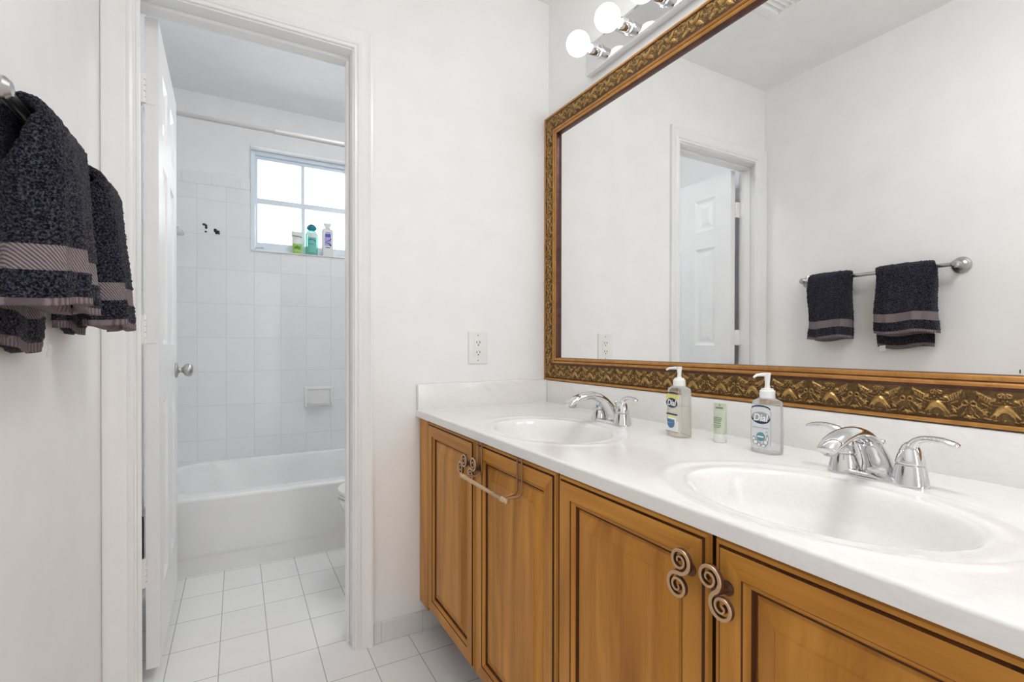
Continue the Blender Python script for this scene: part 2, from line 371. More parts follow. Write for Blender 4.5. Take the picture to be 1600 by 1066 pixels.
# tile baseboards
bm = bmesh.new(); box(bm, XRO + 0.002, -0.02, -0.010, 0.0, 0, 0.072, 0, 0.002); struct('baseboard_back', bm, 'base_tile')
bm = bmesh.new(); box(bm, -W, -W + 0.010, YE, -0.022, 0, 0.072, 0, 0.002); struct('baseboard_left', bm, 'base_tile')
bm = bmesh.new(); box(bm, XTL, XTL + 0.010, 0.145, 0.885, 0, 0.072, 0, 0.002); struct('baseboard_tub', bm, 'base_tile')

# window: recessed single-hung sash
win = bpy.data.objects.new('window_1', None); win.location = (WL, YB, WB); C.objects.link(win); win['kind'] = 'structure'
YF = YB + 0.078
bm = bmesh.new()   # reveal lining with the edge bead
box(bm, WL - 0.004, WL, YB - 0.004, YF + 0.05, WB, WT + 0.004); box(bm, WR, WR + 0.004, YB - 0.004, YF + 0.05, WB, WT + 0.004); box(bm, WL, WR, YB + 0.002, YF + 0.05, WT, WT + 0.004)
obj('reveal', bm, 'trim', win)
bm = bmesh.new(); box(bm, WL - 0.004, WR + 0.004, YB - 0.012, YF + 0.05, WB - 0.006, WB, 0, 0.002); obj('window_sill', bm, 'porcelain', win)
bm = bmesh.new()
fx0, fx1, fz0, fz1 = WL + 0.001, WR - 0.001, WB + 0.0, WT - 0.001; ft = 0.022
box(bm, fx0, fx0 + ft, YF, YF + 0.05, fz0, fz1, 0, 0.002); box(bm, fx1 - ft, fx1, YF, YF + 0.05, fz0, fz1, 0, 0.002)
box(bm, fx0 + ft, fx1 - ft, YF, YF + 0.05, fz1 - ft, fz1, 0, 0.002); box(bm, fx0 + ft, fx1 - ft, YF - 0.004, YF + 0.05, fz0, fz0 + 0.028, 0, 0.002)
obj('window_frame', bm, 'alu', win)
xm = (WL + WR) / 2
def sash(y0, z0, z1, top, bot):
    bm = bmesh.new(); a0, a1 = fx0 + ft + 0.001, fx1 - ft - 0.001; s = 0.014
    box(bm, a0, a0 + s, y0, y0 + 0.018, z0, z1, 0, 0.0015); box(bm, a1 - s, a1, y0, y0 + 0.018, z0, z1, 0, 0.0015)
    box(bm, a0 + s, a1 - s, y0, y0 + 0.018, z1 - top, z1, 0, 0.0015); box(bm, a0 + s, a1 - s, y0, y0 + 0.018, z0, z0 + bot, 0, 0.0015)
    box(bm, xm - 0.011, xm + 0.011, y0 + 0.003, y0 + 0.015, z0 + bot, z1 - top, 0, 0.0015)
    o = obj('sash', bm, 'alu', win)
    bm = bmesh.new(); box(bm, a0 + s - 0.002, a1 - s + 0.002, y0 + 0.007, y0 + 0.010, z0 + bot - 0.002, z1 - top + 0.002); obj('pane', bm, 'glass', o)
    return o
sash(YF + 0.027, 1.952, fz1 - ft - 0.001, 0.020, 0.034)
lo = sash(YF + 0.004, fz0 + 0.029, 1.984, 0.034, 0.038)
bm = bmesh.new(); box(bm, WL + 0.025, WL + 0.075, YF - 0.010, YF + 0.004, fz0 + 0.030, fz0 + 0.046, 0, 0.002); box(bm, WL + 0.06, WL + 0.07, YF - 0.016, YF - 0.008, fz0 + 0.032, fz0 + 0.044, 0, 0.002)
obj('sash_latch', bm, 'alu', win)

# door: six-panel slab standing open into the tub room
DX0, DX1, DY0, DY1, DZ0, DZ1 = -1.384, -1.349, 0.127, 0.745, 0.045, 2.043
HX, HY = -1.384, 0.123
def door_rot(o): o.rotation_euler = (0, 0, math.radians(0.9))
door = bpy.data.objects.new('door_1', None); door.location = (HX, HY, 0); C.objects.link(door); door['kind'] = 'structure'; door_rot(door)
st = 0.108; mul = 0.105; yL0 = DY0 + st; yR1 = DY1 - st; ymid = (DY0 + DY1) / 2
rows = [(DZ0 + 0.215, 0.86), (1.045, 1.630), (1.735, 1.925)]
cols = [(yL0, ymid - mul / 2), (ymid + mul / 2, yR1)]
bm = bmesh.new()
box(bm, DX0, DX1, DY0, yL0, DZ0, DZ1); box(bm, DX0, DX1, yR1, DY1, DZ0, DZ1)
zs = [DZ0] + [z for r in rows for z in r] + [DZ1]
for a, b in zip(zs[0::2], zs[1::2]): box(bm, DX0, DX1, yL0, yR1, a, b)
for a, b in rows: box(bm, DX0, DX1, ymid - mul / 2, ymid + mul / 2, a, b)
obj('door_slab', bm, 'door', door)
def panel_face(bm, y0, y1, z0, z1, xs, sgn, prof, mats=None):
    rings = []
    for ins, d in prof:
        rings.append([(xs + sgn * d, y0 + ins, z0 + ins), (xs + sgn * d, y1 - ins, z0 + ins), (xs + sgn * d, y1 - ins, z1 - ins), (xs + sgn * d, y0 + ins, z1 - ins)])
    vr = ring_loft(bm, rings, False, True)
    return vr
PP = [(0.0, 0.0), (0.010, -0.006), (0.018, -0.009), (0.026, -0.009), (0.050, -0.003), (0.052, -0.003)]
for (y0, y1) in cols:
    for (z0, z1) in rows:
        bm = bmesh.new(); panel_face(bm, y0, y1, z0, z1, DX1, 1, PP); panel_face(bm, y0, y1, z0, z1, DX0, -1, PP); obj('door_panel', bm, 'door', door)
for zc in (1.822, 1.090, 0.345):
    bm = bmesh.new(); box(bm, DX0 + 0.004, DX1 - 0.006, DY0 - 0.0025, DY0, zc - 0.044, zc + 0.044, 0, 0.001)
    for k in (-0.030, 0.0, 0.030): lathe(bm, [(0.0035, 0), (0.0035, 0.001), (0.001, 0.0012)], (DX0 + 0.020, DY0 - 0.0025, zc + k), (0, -1, 0), 10)
    for k in range(5): lathe(bm, [(0.0055, 0.0008), (0.0065, 0.0015), (0.0065, 0.0162), (0.0055, 0.017)], (DX0 - 0.002, DY0 - 0.003, zc - 0.044 + k * 0.0177), (0, 0, 1), 12)
    box(bm, JL + 0.0005, JL + 0.0025, 0.085, 0.119, zc - 0.044, zc + 0.044)
    box(bm, JL + 0.001, DX0 - 0.001, 0.116, 0.121, zc - 0.044, zc + 0.044)
    obj('hinge', bm, 'trim', door)
for xs, sg in ((DX1, 1), (DX0, -1)):
    bm = bmesh.new(); lathe(bm, [(0.001, 0), (0.031, 0.0), (0.032, 0.003), (0.029, 0.007), (0.014, 0.010), (0.011, 0.014), (0.0105, 0.022), (0.015, 0.027), (0.023, 0.032), (0.0265, 0.040), (0.0265, 0.048), (0.022, 0.056), (0.012, 0.060), (0.001, 0.061)], (xs, 0.685, 0.940), (sg, 0, 0), 28)
    o = obj('door_knob', bm, 'nickel', door, smooth=True)
    if sg == 1: o['label'] = 'satin nickel round door knob'

# ================================================================== VANITY
XF = -0.560        # door faces
cab = thing('vanity_cabinet', 'brown stained double vanity cabinet with dark glazed raised panel doors under the white counter', 'cabinet', (-0.28, -0.92, 0))
CY0, CY1, CZ0, CZ1 = -1.865, -0.004, 0.115, 0.787
bm = bmesh.new(); fx = -0.538
box(bm, fx, -0.006, CY1 - 0.016, CY1, CZ0, CZ1); box(bm, fx, -0.006, CY0, CY0 + 0.016, CZ0, CZ1)
box(bm, fx, -0.006, CY0 + 0.016, CY1 - 0.016, CZ0, CZ0 + 0.016); box(bm, -0.014, -0.006, CY0 + 0.016, CY1 - 0.016, CZ0 + 0.016, CZ1)
box(bm, fx - 0.0, fx + 0.018, CY0 + 0.016, CY1 - 0.016, CZ1 - 0.045, CZ1)
for yc in (-0.482, -0.890, -1.272, -1.70): box(bm, fx, fx + 0.018, yc - 0.02, yc + 0.02, CZ0 + 0.016, CZ1 - 0.045)
obj('carcass', bm, 'glaze', cab)
bm = bmesh.new(); box(bm, XF + 0.002, fx, -0.091, CY1, CZ0, 0.784, 0, 0.002); obj('filler_strip', bm, 'wood', cab)
bm = bmesh.new(); box(bm, XF + 0.002, fx, CY0, -1.672, CZ0, 0.784, 0, 0.002); obj('filler_strip', bm, 'wood', cab)
bm = bmesh.new(); box(bm, -0.462, -0.448, CY0, CY1, 0.0, CZ0); box(bm, -0.448, -0.02, CY0, CY0 + 0.016, 0.0, CZ0); box(bm, -0.448, -0.02, CY1 - 0.016, CY1, 0.0, CZ0); obj('toe_kick', bm, 'glaze', cab)
# profile: (inset, height, material) ; 0 wood 1 rail wood 2 dark glaze
DP = [(0.0, 0.0, 2), (0.0, 0.013, 0), (0.003, 0.018, 0), (0.008, 0.0187, 2), (0.0093, 0.0180, 2), (0.0115, 0.0215, 0), (0.044, 0.0215, 2), (0.0458, 0.0195, 0), (0.050, 0.0170, 0), (0.0535, 0.0135, 2), (0.0560, 0.0085, 2), (0.0590, 0.0085, 2), (0.0625, 0.0115, 0), (0.088, 0.0172, 0), (0.0900, 0.0195, 0), (0.0925, 0.0195, 0)]
def spiral_pts(sign):
    pts, rad = [], []; n = 46
    for i in range(n + 1):
        t = i / n; ang = -PI / 2 + t * 2 * PI * 1.85; r = 0.0165 * (1 - t) ** 0.85 + 0.0022
        cy_, cz_ = 0.0187, 0.0
        h = r * math.cos(ang); v = 0.0187 + r * math.sin(ang)
        pts.append((sign * h, sign * v)); rad.append(0.0039 * (1 - 0.60 * t))
    return pts, rad
def swirl(parent, y, z, tilt):
    bm = bmesh.new(); x0 = XF - 0.026; ca, sa = math.cos(tilt), math.sin(tilt)
    a, ra = spiral_pts(1); b, rb = spiral_pts(-1)
    allp = list(reversed(b)) + a[1:]; allr = list(reversed(rb)) + ra[1:]
    P = [(x0, y - (h * ca - v * sa), z + (h * sa + v * ca)) for h, v in allp]
    PV = [Vector(p) for p in P]; rings = []
    for k in range(len(PV)):
        t_ = (PV[min(k + 1, len(PV) - 1)] - PV[max(k - 1, 0)]).normalized(); b_ = t_.cross(Vector((1, 0, 0))).normalized(); r_ = allr[k] * 0.80
        rings.append([PV[k] + b_ * (r_ * e) + Vector((dx, 0, 0)) for e, dx in ((-1, 0.0045), (-1, -0.0012), (-0.72, -0.0022), (0.72, -0.0022), (1, -0.0012), (1, 0.0045))])
    ring_loft(bm, rings, True, True, 1); bm.faces.ensure_lookup_table()
    for k in range(len(rings) - 1):
        for e in (1, 2, 3): bm.faces[k * 6 + e].material_index = 0  # only the front is bright copper; shade of the sides is put into their colour
    o = obj('swirl_pull', bm, ['copper', 'copper_shaded'], parent, auto=40)
    bm = bmesh.new(); lathe(bm, [(0.010, 0.0), (0.010, 0.003), (0.0055, 0.006), (0.005, 0.022), (0.007, 0.0255)], (XF, y, z), (-1, 0, 0), 14); 
    q = obj('post', bm, 'copper_shaded', parent, smooth=False)
    return o
doors = [(-0.479, -0.095, (-0.458, 0.709, math.radians(-40))), (-0.886, -0.4865, (-0.523, 0.708, math.radians(-24))), (-1.268, -0.893, (-1.237, 0.717, math.radians(-6))), (-1.668, -1.275, (-1.299, 0.716, math.radians(33)))]
for y0, y1, kn in doors:
    bm = bmesh.new(); z0, z1 = 0.127, 0.778; rings = []
    for ins, d, mi in DP:
        x = XF + 0.0205 - d
        rings.append([(x, y0 + ins, z0 + ins), (x, y1 - ins, z0 + ins), (x, y1 - ins, z1 - ins), (x, y0 + ins, z1 - ins)])
    vr = ring_loft(bm, rings[:12], True, False)
    bm.faces.ensure_lookup_table()
    fi = 0
    for k in range(11):
        for s in range(4):
            mi = DP[k][2] if DP[k][2] == 2 else (1 if s in (0, 2) else 0)
            bm.faces[fi].material_index = mi; fi += 1
    d = obj('door', bm, ['wood', 'wood_h', 'glaze'], cab)
    bm = bmesh.new(); ring_loft(bm, rings[11:], False, True)
    bm.faces.ensure_lookup_table()
    for k in range(4): bm.faces[k].material_index = 0
    obj('raised_panel', bm, ['wood', 'glaze'], d)
    swirl(d, *kn)

# countertop with the two moulded bowls
top = thing('vanity_countertop', 'white cultured marble vanity top with two moulded oval basins and a backsplash', 'countertop', (-0.28, -0.935, ZC))
xs = np.concatenate([[-0.5714, -0.57125, -0.5708, -0.5700, -0.5690, -0.5680, -0.5664, -0.562], np.arange(-0.558, -0.001, 0.0035), [0.0 - 0.001]])
ys = np.arange(-1.875, -0.0009, 0.0037); ys[-1] = -0.001
X, Y = np.meshgrid(xs, ys, indexing='ij'); Z = np.zeros_like(X)
dfront = np.clip(X + 0.5714, 0, 0.005); Z -= 0.005 - np.sqrt(np.maximum(0.005 ** 2 - (0.005 - dfront) ** 2, 0))
Z[X > -0.562] = 0
for sx_, sy_ in SINKS:
    rr = np.sqrt(((X - sx_) / 0.146) ** 2 + ((Y - sy_) / 0.201) ** 2)
    ring = np.sqrt(((X - sx_) / 0.183) ** 2 + ((Y - sy_) / 0.246) ** 2)
    Z += 0.0014 * np.exp(-((ring - 1.0) / 0.06) ** 2)                       # soft ledge round the bowl
    Z -= 0.0014 * np.clip((1.0 - ring) / 0.09, 0, 1) ** 2 * (3 - 2 * np.clip((1.0 - ring) / 0.09, 0, 1))
    t = np.clip((1.03 - rr) / 1.03, 0, 1)
    Z -= 0.125 * (1 - (1 - t) ** 3.4) * np.clip(t / 0.16, 0, 1) ** 1.3
Z += ZC
nx, ny = X.shape; tc = 0.0215
bmv = np.concatenate([np.stack([X, Y, Z], -1).reshape(-1, 3), np.stack([X, Y, np.minimum(Z, ZC) - tc], -1).reshape(-1, 3)])
bmv[nx * ny:nx * ny + ny, 2] = ZC - tc
i = np.arange(nx - 1)[:, None] * ny + np.arange(ny - 1)[None, :]
q = np.stack([i, i + ny, i + ny + 1, i + 1], -1).reshape(-1, 4)
faces = q.tolist() + (q[:, ::-1] + nx * ny).tolist(); N = nx * ny
bl = [k for k in range(ny)] + [r * ny + ny - 1 for r in range(1, nx)] + [(nx - 1) * ny + k for k in range(ny - 2, -1, -1)] + [r * ny for r in range(nx - 2, 0, -1)]
for a, b in zip(bl, bl[1:] + bl[:1]): faces.append([a, b, b + N, a + N])
me = bpy.data.meshes.new('counter_slab'); me.from_pydata((bmv - np.array(wloc(top))).tolist(), [], faces); me.update()
o = link('slab', me, 'marble', top, True)
bmx = bmesh.new(); bmx.from_mesh(me)
for e in bmx.edges:
    if len(e.link_faces) == 2 and e.calc_face_angle(0) > math.radians(78): e.smooth = False
bmx.to_mesh(me); bmx.free()
SPT = 0.900
bm = bmesh.new(); box(bm, -0.021, -0.0005, -1.873, -0.023, ZC - 0.005, SPT, 0, 0.003); obj('backsplash', bm, 'marble', top, auto=40)
bm = bmesh.new(); box(bm, -0.570, -0.0005, -0.022, -0.0005, ZC - 0.005, SPT + 0.002, 0, 0.003); obj('side_splash', bm, 'marble', top, auto=40)
for sx_, sy_ in SINKS:
    bm = bmesh.new(); lathe(bm, [(0.021, 0.0), (0.022, 0.002), (0.019, 0.003), (0.017, 0.001), (0.013, 0.004), (0.001, 0.006)], (sx_, sy_, ZC - 0.1272), (0, 0, 1), 24); obj('drain', bm, 'chrome', top, smooth=True)

# faucets : local -x is forward, built at the origin
def make_faucet(loc, label):
    r = thing('faucet', label, 'faucet', loc, 0.0, 'chrome two handle faucets on the vanity top')
    bm = bmesh.new(); rings = []
    for hw, hd, z in ((0.0775, 0.0270, 0.0), (0.0775, 0.0270, 0.004), (0.0755, 0.0255, 0.0075), (0.071, 0.022, 0.010), (0.066, 0.018, 0.0115)):
        ring = []
        for k in range(48):
            a = 2 * PI * k / 48; ca, sa = math.cos(a), math.sin(a)
            ring.append((math.copysign(abs(ca) ** 0.9, ca) * hd, math.copysign(abs(sa) ** 0.75, sa) * hw, z))
        rings.append(ring)
    ring_loft(bm, rings); obj('base_plate', bm, 'chrome', r, local=True, auto=35)
    # spout
    path = [(0.010, 0, 0.006), (0.006, 0, 0.026), (-0.010, 0, 0.050), (-0.036, 0, 0.073), (-0.070, 0, 0.0845), (-0.106, 0, 0.0830), (-0.135, 0, 0.0745), (-0.156, 0, 0.0635)]
    pp = smooth_pts(path, 6); n = len(pp)
    rv = lerp_list([0.021, 0.018, 0.015, 0.0125, 0.0115, 0.0110, 0.0105, 0.0075], n)
    fl = lerp_list([1.35, 1.35, 1.38, 1.5, 1.6, 1.65, 1.7, 1.9], n)
    bm = bmesh.new(); tube(bm, pp, rv, 20, 0, fl, side=(0, 1, 0)); sp = obj('spout', bm, 'chrome', r, local=True, smooth=True)
    bm = bmesh.new(); lathe(bm, [(0.009, 0.0), (0.0105, 0.002), (0.0105, 0.012), (0.009, 0.014)], (-0.139, 0, 0.068), (-0.25, 0, -1), 20); obj('aerator', bm, 'nickel', sp, local=True, auto=40)
    for s in (1, -1):
        bm = bmesh.new(); lathe(bm, [(0.0262, 0.004), (0.0250, 0.012), (0.0222, 0.026), (0.0205, 0.034), (0.0185, 0.0355)], (0, s * 0.051, 0), (0, 0, 1), 28); obj('handle_base', bm, 'chrome', r, local=True, auto=40)
        bm = bmesh.new(); lathe(bm, [(0.0205, 0.0365), (0.0208, 0.039), (0.0190, 0.047), (0.0155, 0.058), (0.0115, 0.066), (0.006, 0.071), (0.001, 0.072)], (0, s * 0.051, 0), (0, 0, 1), 28)
        lp = smooth_pts([(0, s * 0.050, 0.050), (0, s * 0.053, 0.064), (-0.001, s * 0.062, 0.0755), (-0.003, s * 0.076, 0.0810), (-0.005, s * 0.095, 0.0815), (-0.006, s * 0.112, 0.0780), (-0.0065, s * 0.1175, 0.0762)], 6); n2 = len(lp)
        tube(bm, lp, lerp_list([0.011, 0.0092, 0.0068, 0.0052, 0.0048, 0.0042, 0.0018], n2), 16, 0, lerp_list([1.2, 1.25, 1.4, 1.75, 2.0, 2.0, 2.0], n2), side=(1, 0, 0))
        obj('lever_handle', bm, 'chrome', r, local=True, smooth=True)
    bm = bmesh.new(); lathe(bm, [(0.0028, 0.008), (0.0028, 0.056), (0.005, 0.058), (0.0058, 0.061), (0.005, 0.0645), (0.001, 0.066)], (0.021, 0, 0), (0, 0, 1), 14); obj('lift_rod', bm, 'chrome', r, local=True, smooth=True)
    return r
fau = make_faucet((-0.157, FAUCETY[0], ZC + 0.0002), 'chrome two handle faucet behind the far basin, next to the side splash')
dup(fau, (-0.157, FAUCETY[1], ZC + 0.0002), 0, 'chrome two handle faucet behind the near basin, beside the clear soap bottle')

# soap pumps, local: label side faces -x
def rrect(hx, hy, r, n=5):
    out = []
    for cx, cy, a0 in ((hx - r, hy - r, 0), (-hx + r, hy - r, PI / 2), (-hx + r, -hy + r, PI), (hx - r, -hy + r, 3 * PI / 2)):
        for k in range(n + 1):
            a = a0 + PI / 2 * k / n; out.append((cx + r * math.cos(a), cy + r * math.sin(a)))
    return out
ROTX = Matrix(((0, 0, -1), (-1, 0, 0), (0, 1, 0)))      # text x -> -y, text y -> z, faces -x
def disc(bm, x, y, z, ry, rz, n=28, th=0.0006, mi=0, a0=0, a1=2 * PI):
    f = [(y + ry * math.cos(a0 + (a1 - a0) * k / n), z + rz * math.sin(a0 + (a1 - a0) * k / n)) for k in range(n)]
    ring_loft(bm, [[(x, p, q_) for p, q_ in f], [(x - th, p, q_) for p, q_ in f]], True, True, mi)
def pump_bottle(loc, rz, label, hx, hy, zsh, zfill, liquid, ztop, spout_dir, style):
    r = thing('soap_dispenser', label, 'soap bottle', loc, rz)
    bm = bmesh.new()
    prof_ = [(0.93, 0.0), (0.99, 0.003), (1.0, 0.012), (1.0, zsh * 0.35), (0.975, zsh * 0.7), (0.95, zsh - 0.006), (0.90, zsh), (0.55, zsh + 0.006), (0.36, zsh + 0.008)]
    ring_loft(bm, [[(a * s, b * s, z) for a, b in rrect(hx, hy, min(hx, hy) * 0.55)] for s, z in prof_]); obj('bottle', bm, 'clear', r, local=True, auto=40)
    bm = bmesh.new()
    ring_loft(bm, [[(a * s, b * s, z) for a, b in rrect(hx * 0.94, hy * 0.95, min(hx, hy) * 0.5)] for s, z in ((0.93, 0.003), (0.985, 0.012), (0.985, zfill * 0.5), (0.965, zfill - 0.001), (0.96, zfill))]); obj('liquid', bm, liquid, r, local=True, auto=40)
    bm = bmesh.new(); zc = zsh + 0.006
    lathe(bm, [(0.0135, zc), (0.0155, zc + 0.001), (0.0155, zc + 0.016), (0.0125, zc + 0.018), (0.0118, zc + 0.021), (0.006, zc + 0.022)], (0, 0, 0), (0, 0, 1), 24); obj('collar', bm, 'plastic', r, local=True, auto=40)
    bm = bmesh.new(); zt = ztop - 0.010
    lathe(bm, [(0.0058, zc + 0.021), (0.0058, zc + 0.024), (0.0046, zc + 0.030), (0.0066, zt + 0.006), (0.0072, zt + 0.009), (0.006, zt + 0.010)], (0, 0, 0), (0, 0, 1), 16)
    d = Vector(spout_dir).normalized()
    tube(bm, [Vector((0, 0, zt + 0.006)), Vector((0, 0, zt + 0.0065)) + d * 0.012, Vector((0, 0, zt + 0.0055)) + d * 0.026, Vector((0, 0, zt + 0.001)) + d * 0.034], [0.0042, 0.0038, 0.0030, 0.0022], 10)
    obj('pump_head', bm, 'plastic', r, local=True, auto=40)
    bm = bmesh.new(); lathe(bm, [(0.002, 0.012), (0.002, zsh + 0.005)], (0, 0, 0), (0, 0, 1), 8); obj('dip_tube', bm, 'clear', r, local=True)
    xf = -hx - 0.0006
    lab = thing  # (labels are parts)
    bm = bmesh.new(); y2 = hy * 0.80
    if style == 'gold':
        box(bm, xf, xf + 0.0008, -y2, y2, zsh - 0.028, zsh - 0.014, 1); box(bm, xf, xf + 0.0008, -y2, y2, 0.014, 0.040, 0)
        disc(bm, xf, 0, zsh - 0.012, y2, 0.004, mi=2, a0=0, a1=PI)
        disc(bm, xf - 0.0004, 0, zsh - 0.036, y2 * 0.95, 0.0125, mi=2); 
        disc(bm, xf - 0.0002, 0, 0.044, y2 * 0.75, 0.009, mi=5); box(bm, xf - 0.001, xf, -y2 * 0.9, y2 * 0.9, 0.0555, 0.0595, 2); box(bm, xf - 0.001, xf, -y2 * 0.6, y2 * 0.7, 0.049, 0.054, 1)
        disc(bm, xf - 0.0008, 0.003, 0.036, y2 * 0.62, 0.014, mi=3, a0=PI, a1=2 * PI); box(bm, xf - 0.0013, xf, 0.003 - y2 * 0.6, 0.003 + y2 * 0.6, 0.036, 0.0445, 3); box(bm, xf - 0.001, xf, -y2, y2, 0.012, 0.0145, 4)
        zt_ = zsh - 0.036
    else:
        box(bm, xf, xf + 0.0008, -y2, y2, 0.010, zsh - 0.008, 5)
        ring_loft(bm, [[(xf - 0.0004 * j_, y2 * 0.96 * math.cos(a), zsh - 0.016 + 0.008 * math.sin(a)) for a in np.linspace(0, PI, 14)] + [(xf - 0.0004 * j_, y2 * 0.86 * math.cos(a), zsh - 0.0165 + 0.0050 * math.sin(a)) for a in np.linspace(PI, 0, 14)] for j_ in (0, 1)], True, True, 2)
        disc(bm, xf, 0, zsh - 0.036, y2 * 0.94, 0.0125, mi=2); disc(bm, xf - 0.0004, 0, zsh - 0.0325, y2 * 0.90, 0.010, mi=6)
        disc(bm, xf - 0.0004, 0.0, 0.036, 0.010, 0.0095, mi=3); box(bm, xf - 0.0012, xf, -0.0075, 0.0075, 0.0345, 0.0375, 0)
        for (yy, zz, ry, rz_) in ((-0.012, 0.026, 0.006, 0.007), (0.012, 0.024, 0.007, 0.006), (0.004, 0.019, 0.005, 0.005), (-0.007, 0.018, 0.006, 0.004), (0.016, 0.031, 0.004, 0.005), (-0.016, 0.034, 0.003, 0.008), (-0.014, 0.045, 0.002, 0.004)): disc(bm, xf - 0.0002, yy, zz, ry, rz_, mi=4); disc(bm, xf - 0.0006, yy, zz - 0.0008, ry * 0.6, rz_ * 0.6, mi=0)
        box(bm, xf - 0.0008, xf, -y2 * 0.8, y2 * 0.8, 0.0545, 0.0557, 4); box(bm, xf - 0.0008, xf, y2 - 0.0006, y2, 0.020, zsh - 0.018, 4); box(bm, xf - 0.0008, xf, -y2, -y2 + 0.0006, 0.020, zsh - 0.018, 4)
        zt_ = zsh - 0.0355
    obj('front_label', bm, ['white_ink', 'yellow', 'navy', 'blue_ink' if style == 'gold' else 'teal_ink', 'grey_ink', 'white_ink' if style == 'gold' else 'silver_ink', 'grey_ink'], r, local=True)
    text('lettering', 'Dial', 0.0215 * y2 / 0.024, (xf - 0.0018, 0, zt_), ROTX, 'white_ink', r)
    return r
pump_bottle((-0.147, -0.838, ZC + 0.0005), math.radians(-10), 'half full clear soap pump bottle with a yellow and blue label, beside the far faucet', 0.0215, 0.0295, 0.122, 0.078, 'soap_amber', 0.178, (-0.55, 0.9, 0), 'gold')
pump_bottle((-0.130, -1.068, ZC + 0.0005), math.radians(-2), 'clear full soap pump bottle with a silver and navy label, beside the near faucet', 0.0205, 0.0295, 0.112, 0.106, 'soap_clear', 0.173, (-0.9, 0.25, 0), 'silver')

# small sage tube standing on its cap
tb = thing('lotion_tube', 'small sage green lotion tube standing on its white cap between the two soap bottles', 'tube', (-0.120, -0.940, ZC + 0.0004), math.radians(2))
bm = bmesh.new(); rings = []
for z, a, b in ((0.021, 0.0140, 0.0150), (0.026, 0.0140, 0.0158), (0.050, 0.0105, 0.0166), (0.075, 0.0050, 0.0172), (0.087, 0.0012, 0.0176), (0.0935, 0.0010, 0.0177)):
    rings.append([(a * math.cos(2 * PI * k / 32), b * math.sin(2 * PI * k / 32), z) for k in range(32)])
ring_loft(bm, rings); obj('tube_body', bm, 'sage', tb, local=True, auto=50)
bm = bmesh.new(); lathe(bm, [(0.0140, 0.0), (0.0148, 0.0015), (0.0146, 0.0205), (0.013, 0.021)], (0, 0, 0), (0, 0, 1), 28); obj('cap', bm, 'plastic', tb, local=True, auto=40)
bm = bmesh.new()
def tube_x(z): return -np.interp(z, [0.021, 0.026, 0.05, 0.075, 0.087, 0.0935], [0.0140, 0.0140, 0.0105, 0.0050, 0.0012, 0.0010])
for z, hw in ((0.036, 0.008), (0.041, 0.0095), (0.046, 0.0090), (0.051, 0.0085), (0.055, 0.0105), (0.059, 0.0095)): x_ = tube_x(z) - 0.0003; box(bm, x_ - 0.0004, x_ + 0.0030, -hw, hw, z, z + 0.0012)
obj('print_lines', bm, 'sage_dark', tb, local=True); bm = bmesh.new()
x_ = tube_x(0.082) - 0.0012; box(bm, x_, x_ + 0.002, -0.010, 0.010, 0.0812, 0.0840); box(bm, x_ + 0.0012, x_ + 0.0024, -0.0015, 0.0015, 0.0875, 0.0905)
obj('print_heading', bm, 'sage_dark', tb, local=True)

# over-the-door towel bar on the second cabinet door
hb = thing('over_door_towel_bar', 'small copper towel bar hooked over the top of the second cabinet door', 'towel bar', (-0.585, -0.642, 0.69))
XB = -0.612; ZB = 0.693
for ya in (-0.530, -0.744):
    bm = bmesh.new()
    for dy in (-0.0105, 0.0105):
        y = ya + dy
        tube(bm, [(XF + 0.0225, y, 0.752), (XF + 0.0225, y, 0.7822), (XF + 0.0205, y, 0.7838), (XF - 0.002, y, 0.7838), (XF - 0.0052, y, 0.7815), (XF - 0.0052, y, 0.706), (XF - 0.008, y, 0.698), (XF - 0.014, y, ZB + 0.001), (XB, y * 0.6 + ya * 0.4, ZB)], 0.0022, 8)
    obj('hook_strap', bm, 'strap', hb, smooth=True)
bm = bmesh.new(); y0, y1 = -0.772, -0.510; L = y1 - y0
lathe(bm, [(0.001, 0), (0.0055, 0.001), (0.0066, 0.004), (0.0055, 0.008), (0.0040, 0.010), (0.0060, 0.012), (0.0062, 0.021), (0.0045, 0.0225), (0.0068, 0.025), (0.0068, 0.028), (0.0050, 0.030), (0.0050, L - 0.030), (0.0068, L - 0.028), (0.0068, L - 0.025), (0.0045, L - 0.0225), (0.0062, L - 0.021), (0.0060, L - 0.012), (0.0040, L - 0.010), (0.0055, L - 0.008), (0.0066, L - 0.004), (0.0055, L - 0.001), (0.001, L)], (XB, y0, ZB), (0, 1, 0), 16)
obj('bar', bm, 'brass', hb, auto=45)

# ================================================================== MIRROR
mir = thing('wall_mirror', 'large rectangular wall mirror in an ornate antique gold frame above the counter', 'mirror', (-0.01, -0.937, SPT))
FY0, FY1, FZ0, FZ1 = -1.872, -0.003, SPT + 0.002, 1.981; FWD = 0.093; HB_ = 0.004
PER = 0.0922; PH0 = -1.327
# ornament of one period, painted as a height map (metres): U along, V across the field (0 outer edge .. 1 inner edge)
NU, NV = 148, 90; FH = 0.050
hu = (np.arange(NU) / NU - 0.5) * PER; hv = np.arange(NV) / (NV - 1) * FH
HU, HV = np.meshgrid(hu, hv, indexing='ij'); ORN = np.zeros_like(HU)
def stroke(x0, y0, x1, y1, r0, r1, amp):
    global ORN
    x0 *= PER; x1 *= PER; y0 *= FH; y1 *= FH; r0 *= FH; r1 *= FH
    for sh in (-PER, 0, PER):
        dx, dy = x1 - x0, y1 - y0; L2 = dx * dx + dy * dy + 1e-12
        t = np.clip(((HU + sh - x0) * dx + (HV - y0) * dy) / L2, 0, 1)
        d = np.hypot(HU + sh - x0 - t * dx, HV - y0 - t * dy) / (r0 + (r1 - r0) * t)
        ORN = np.maximum(ORN, amp * np.sqrt(np.clip(1 - d * d, 0, 1)))
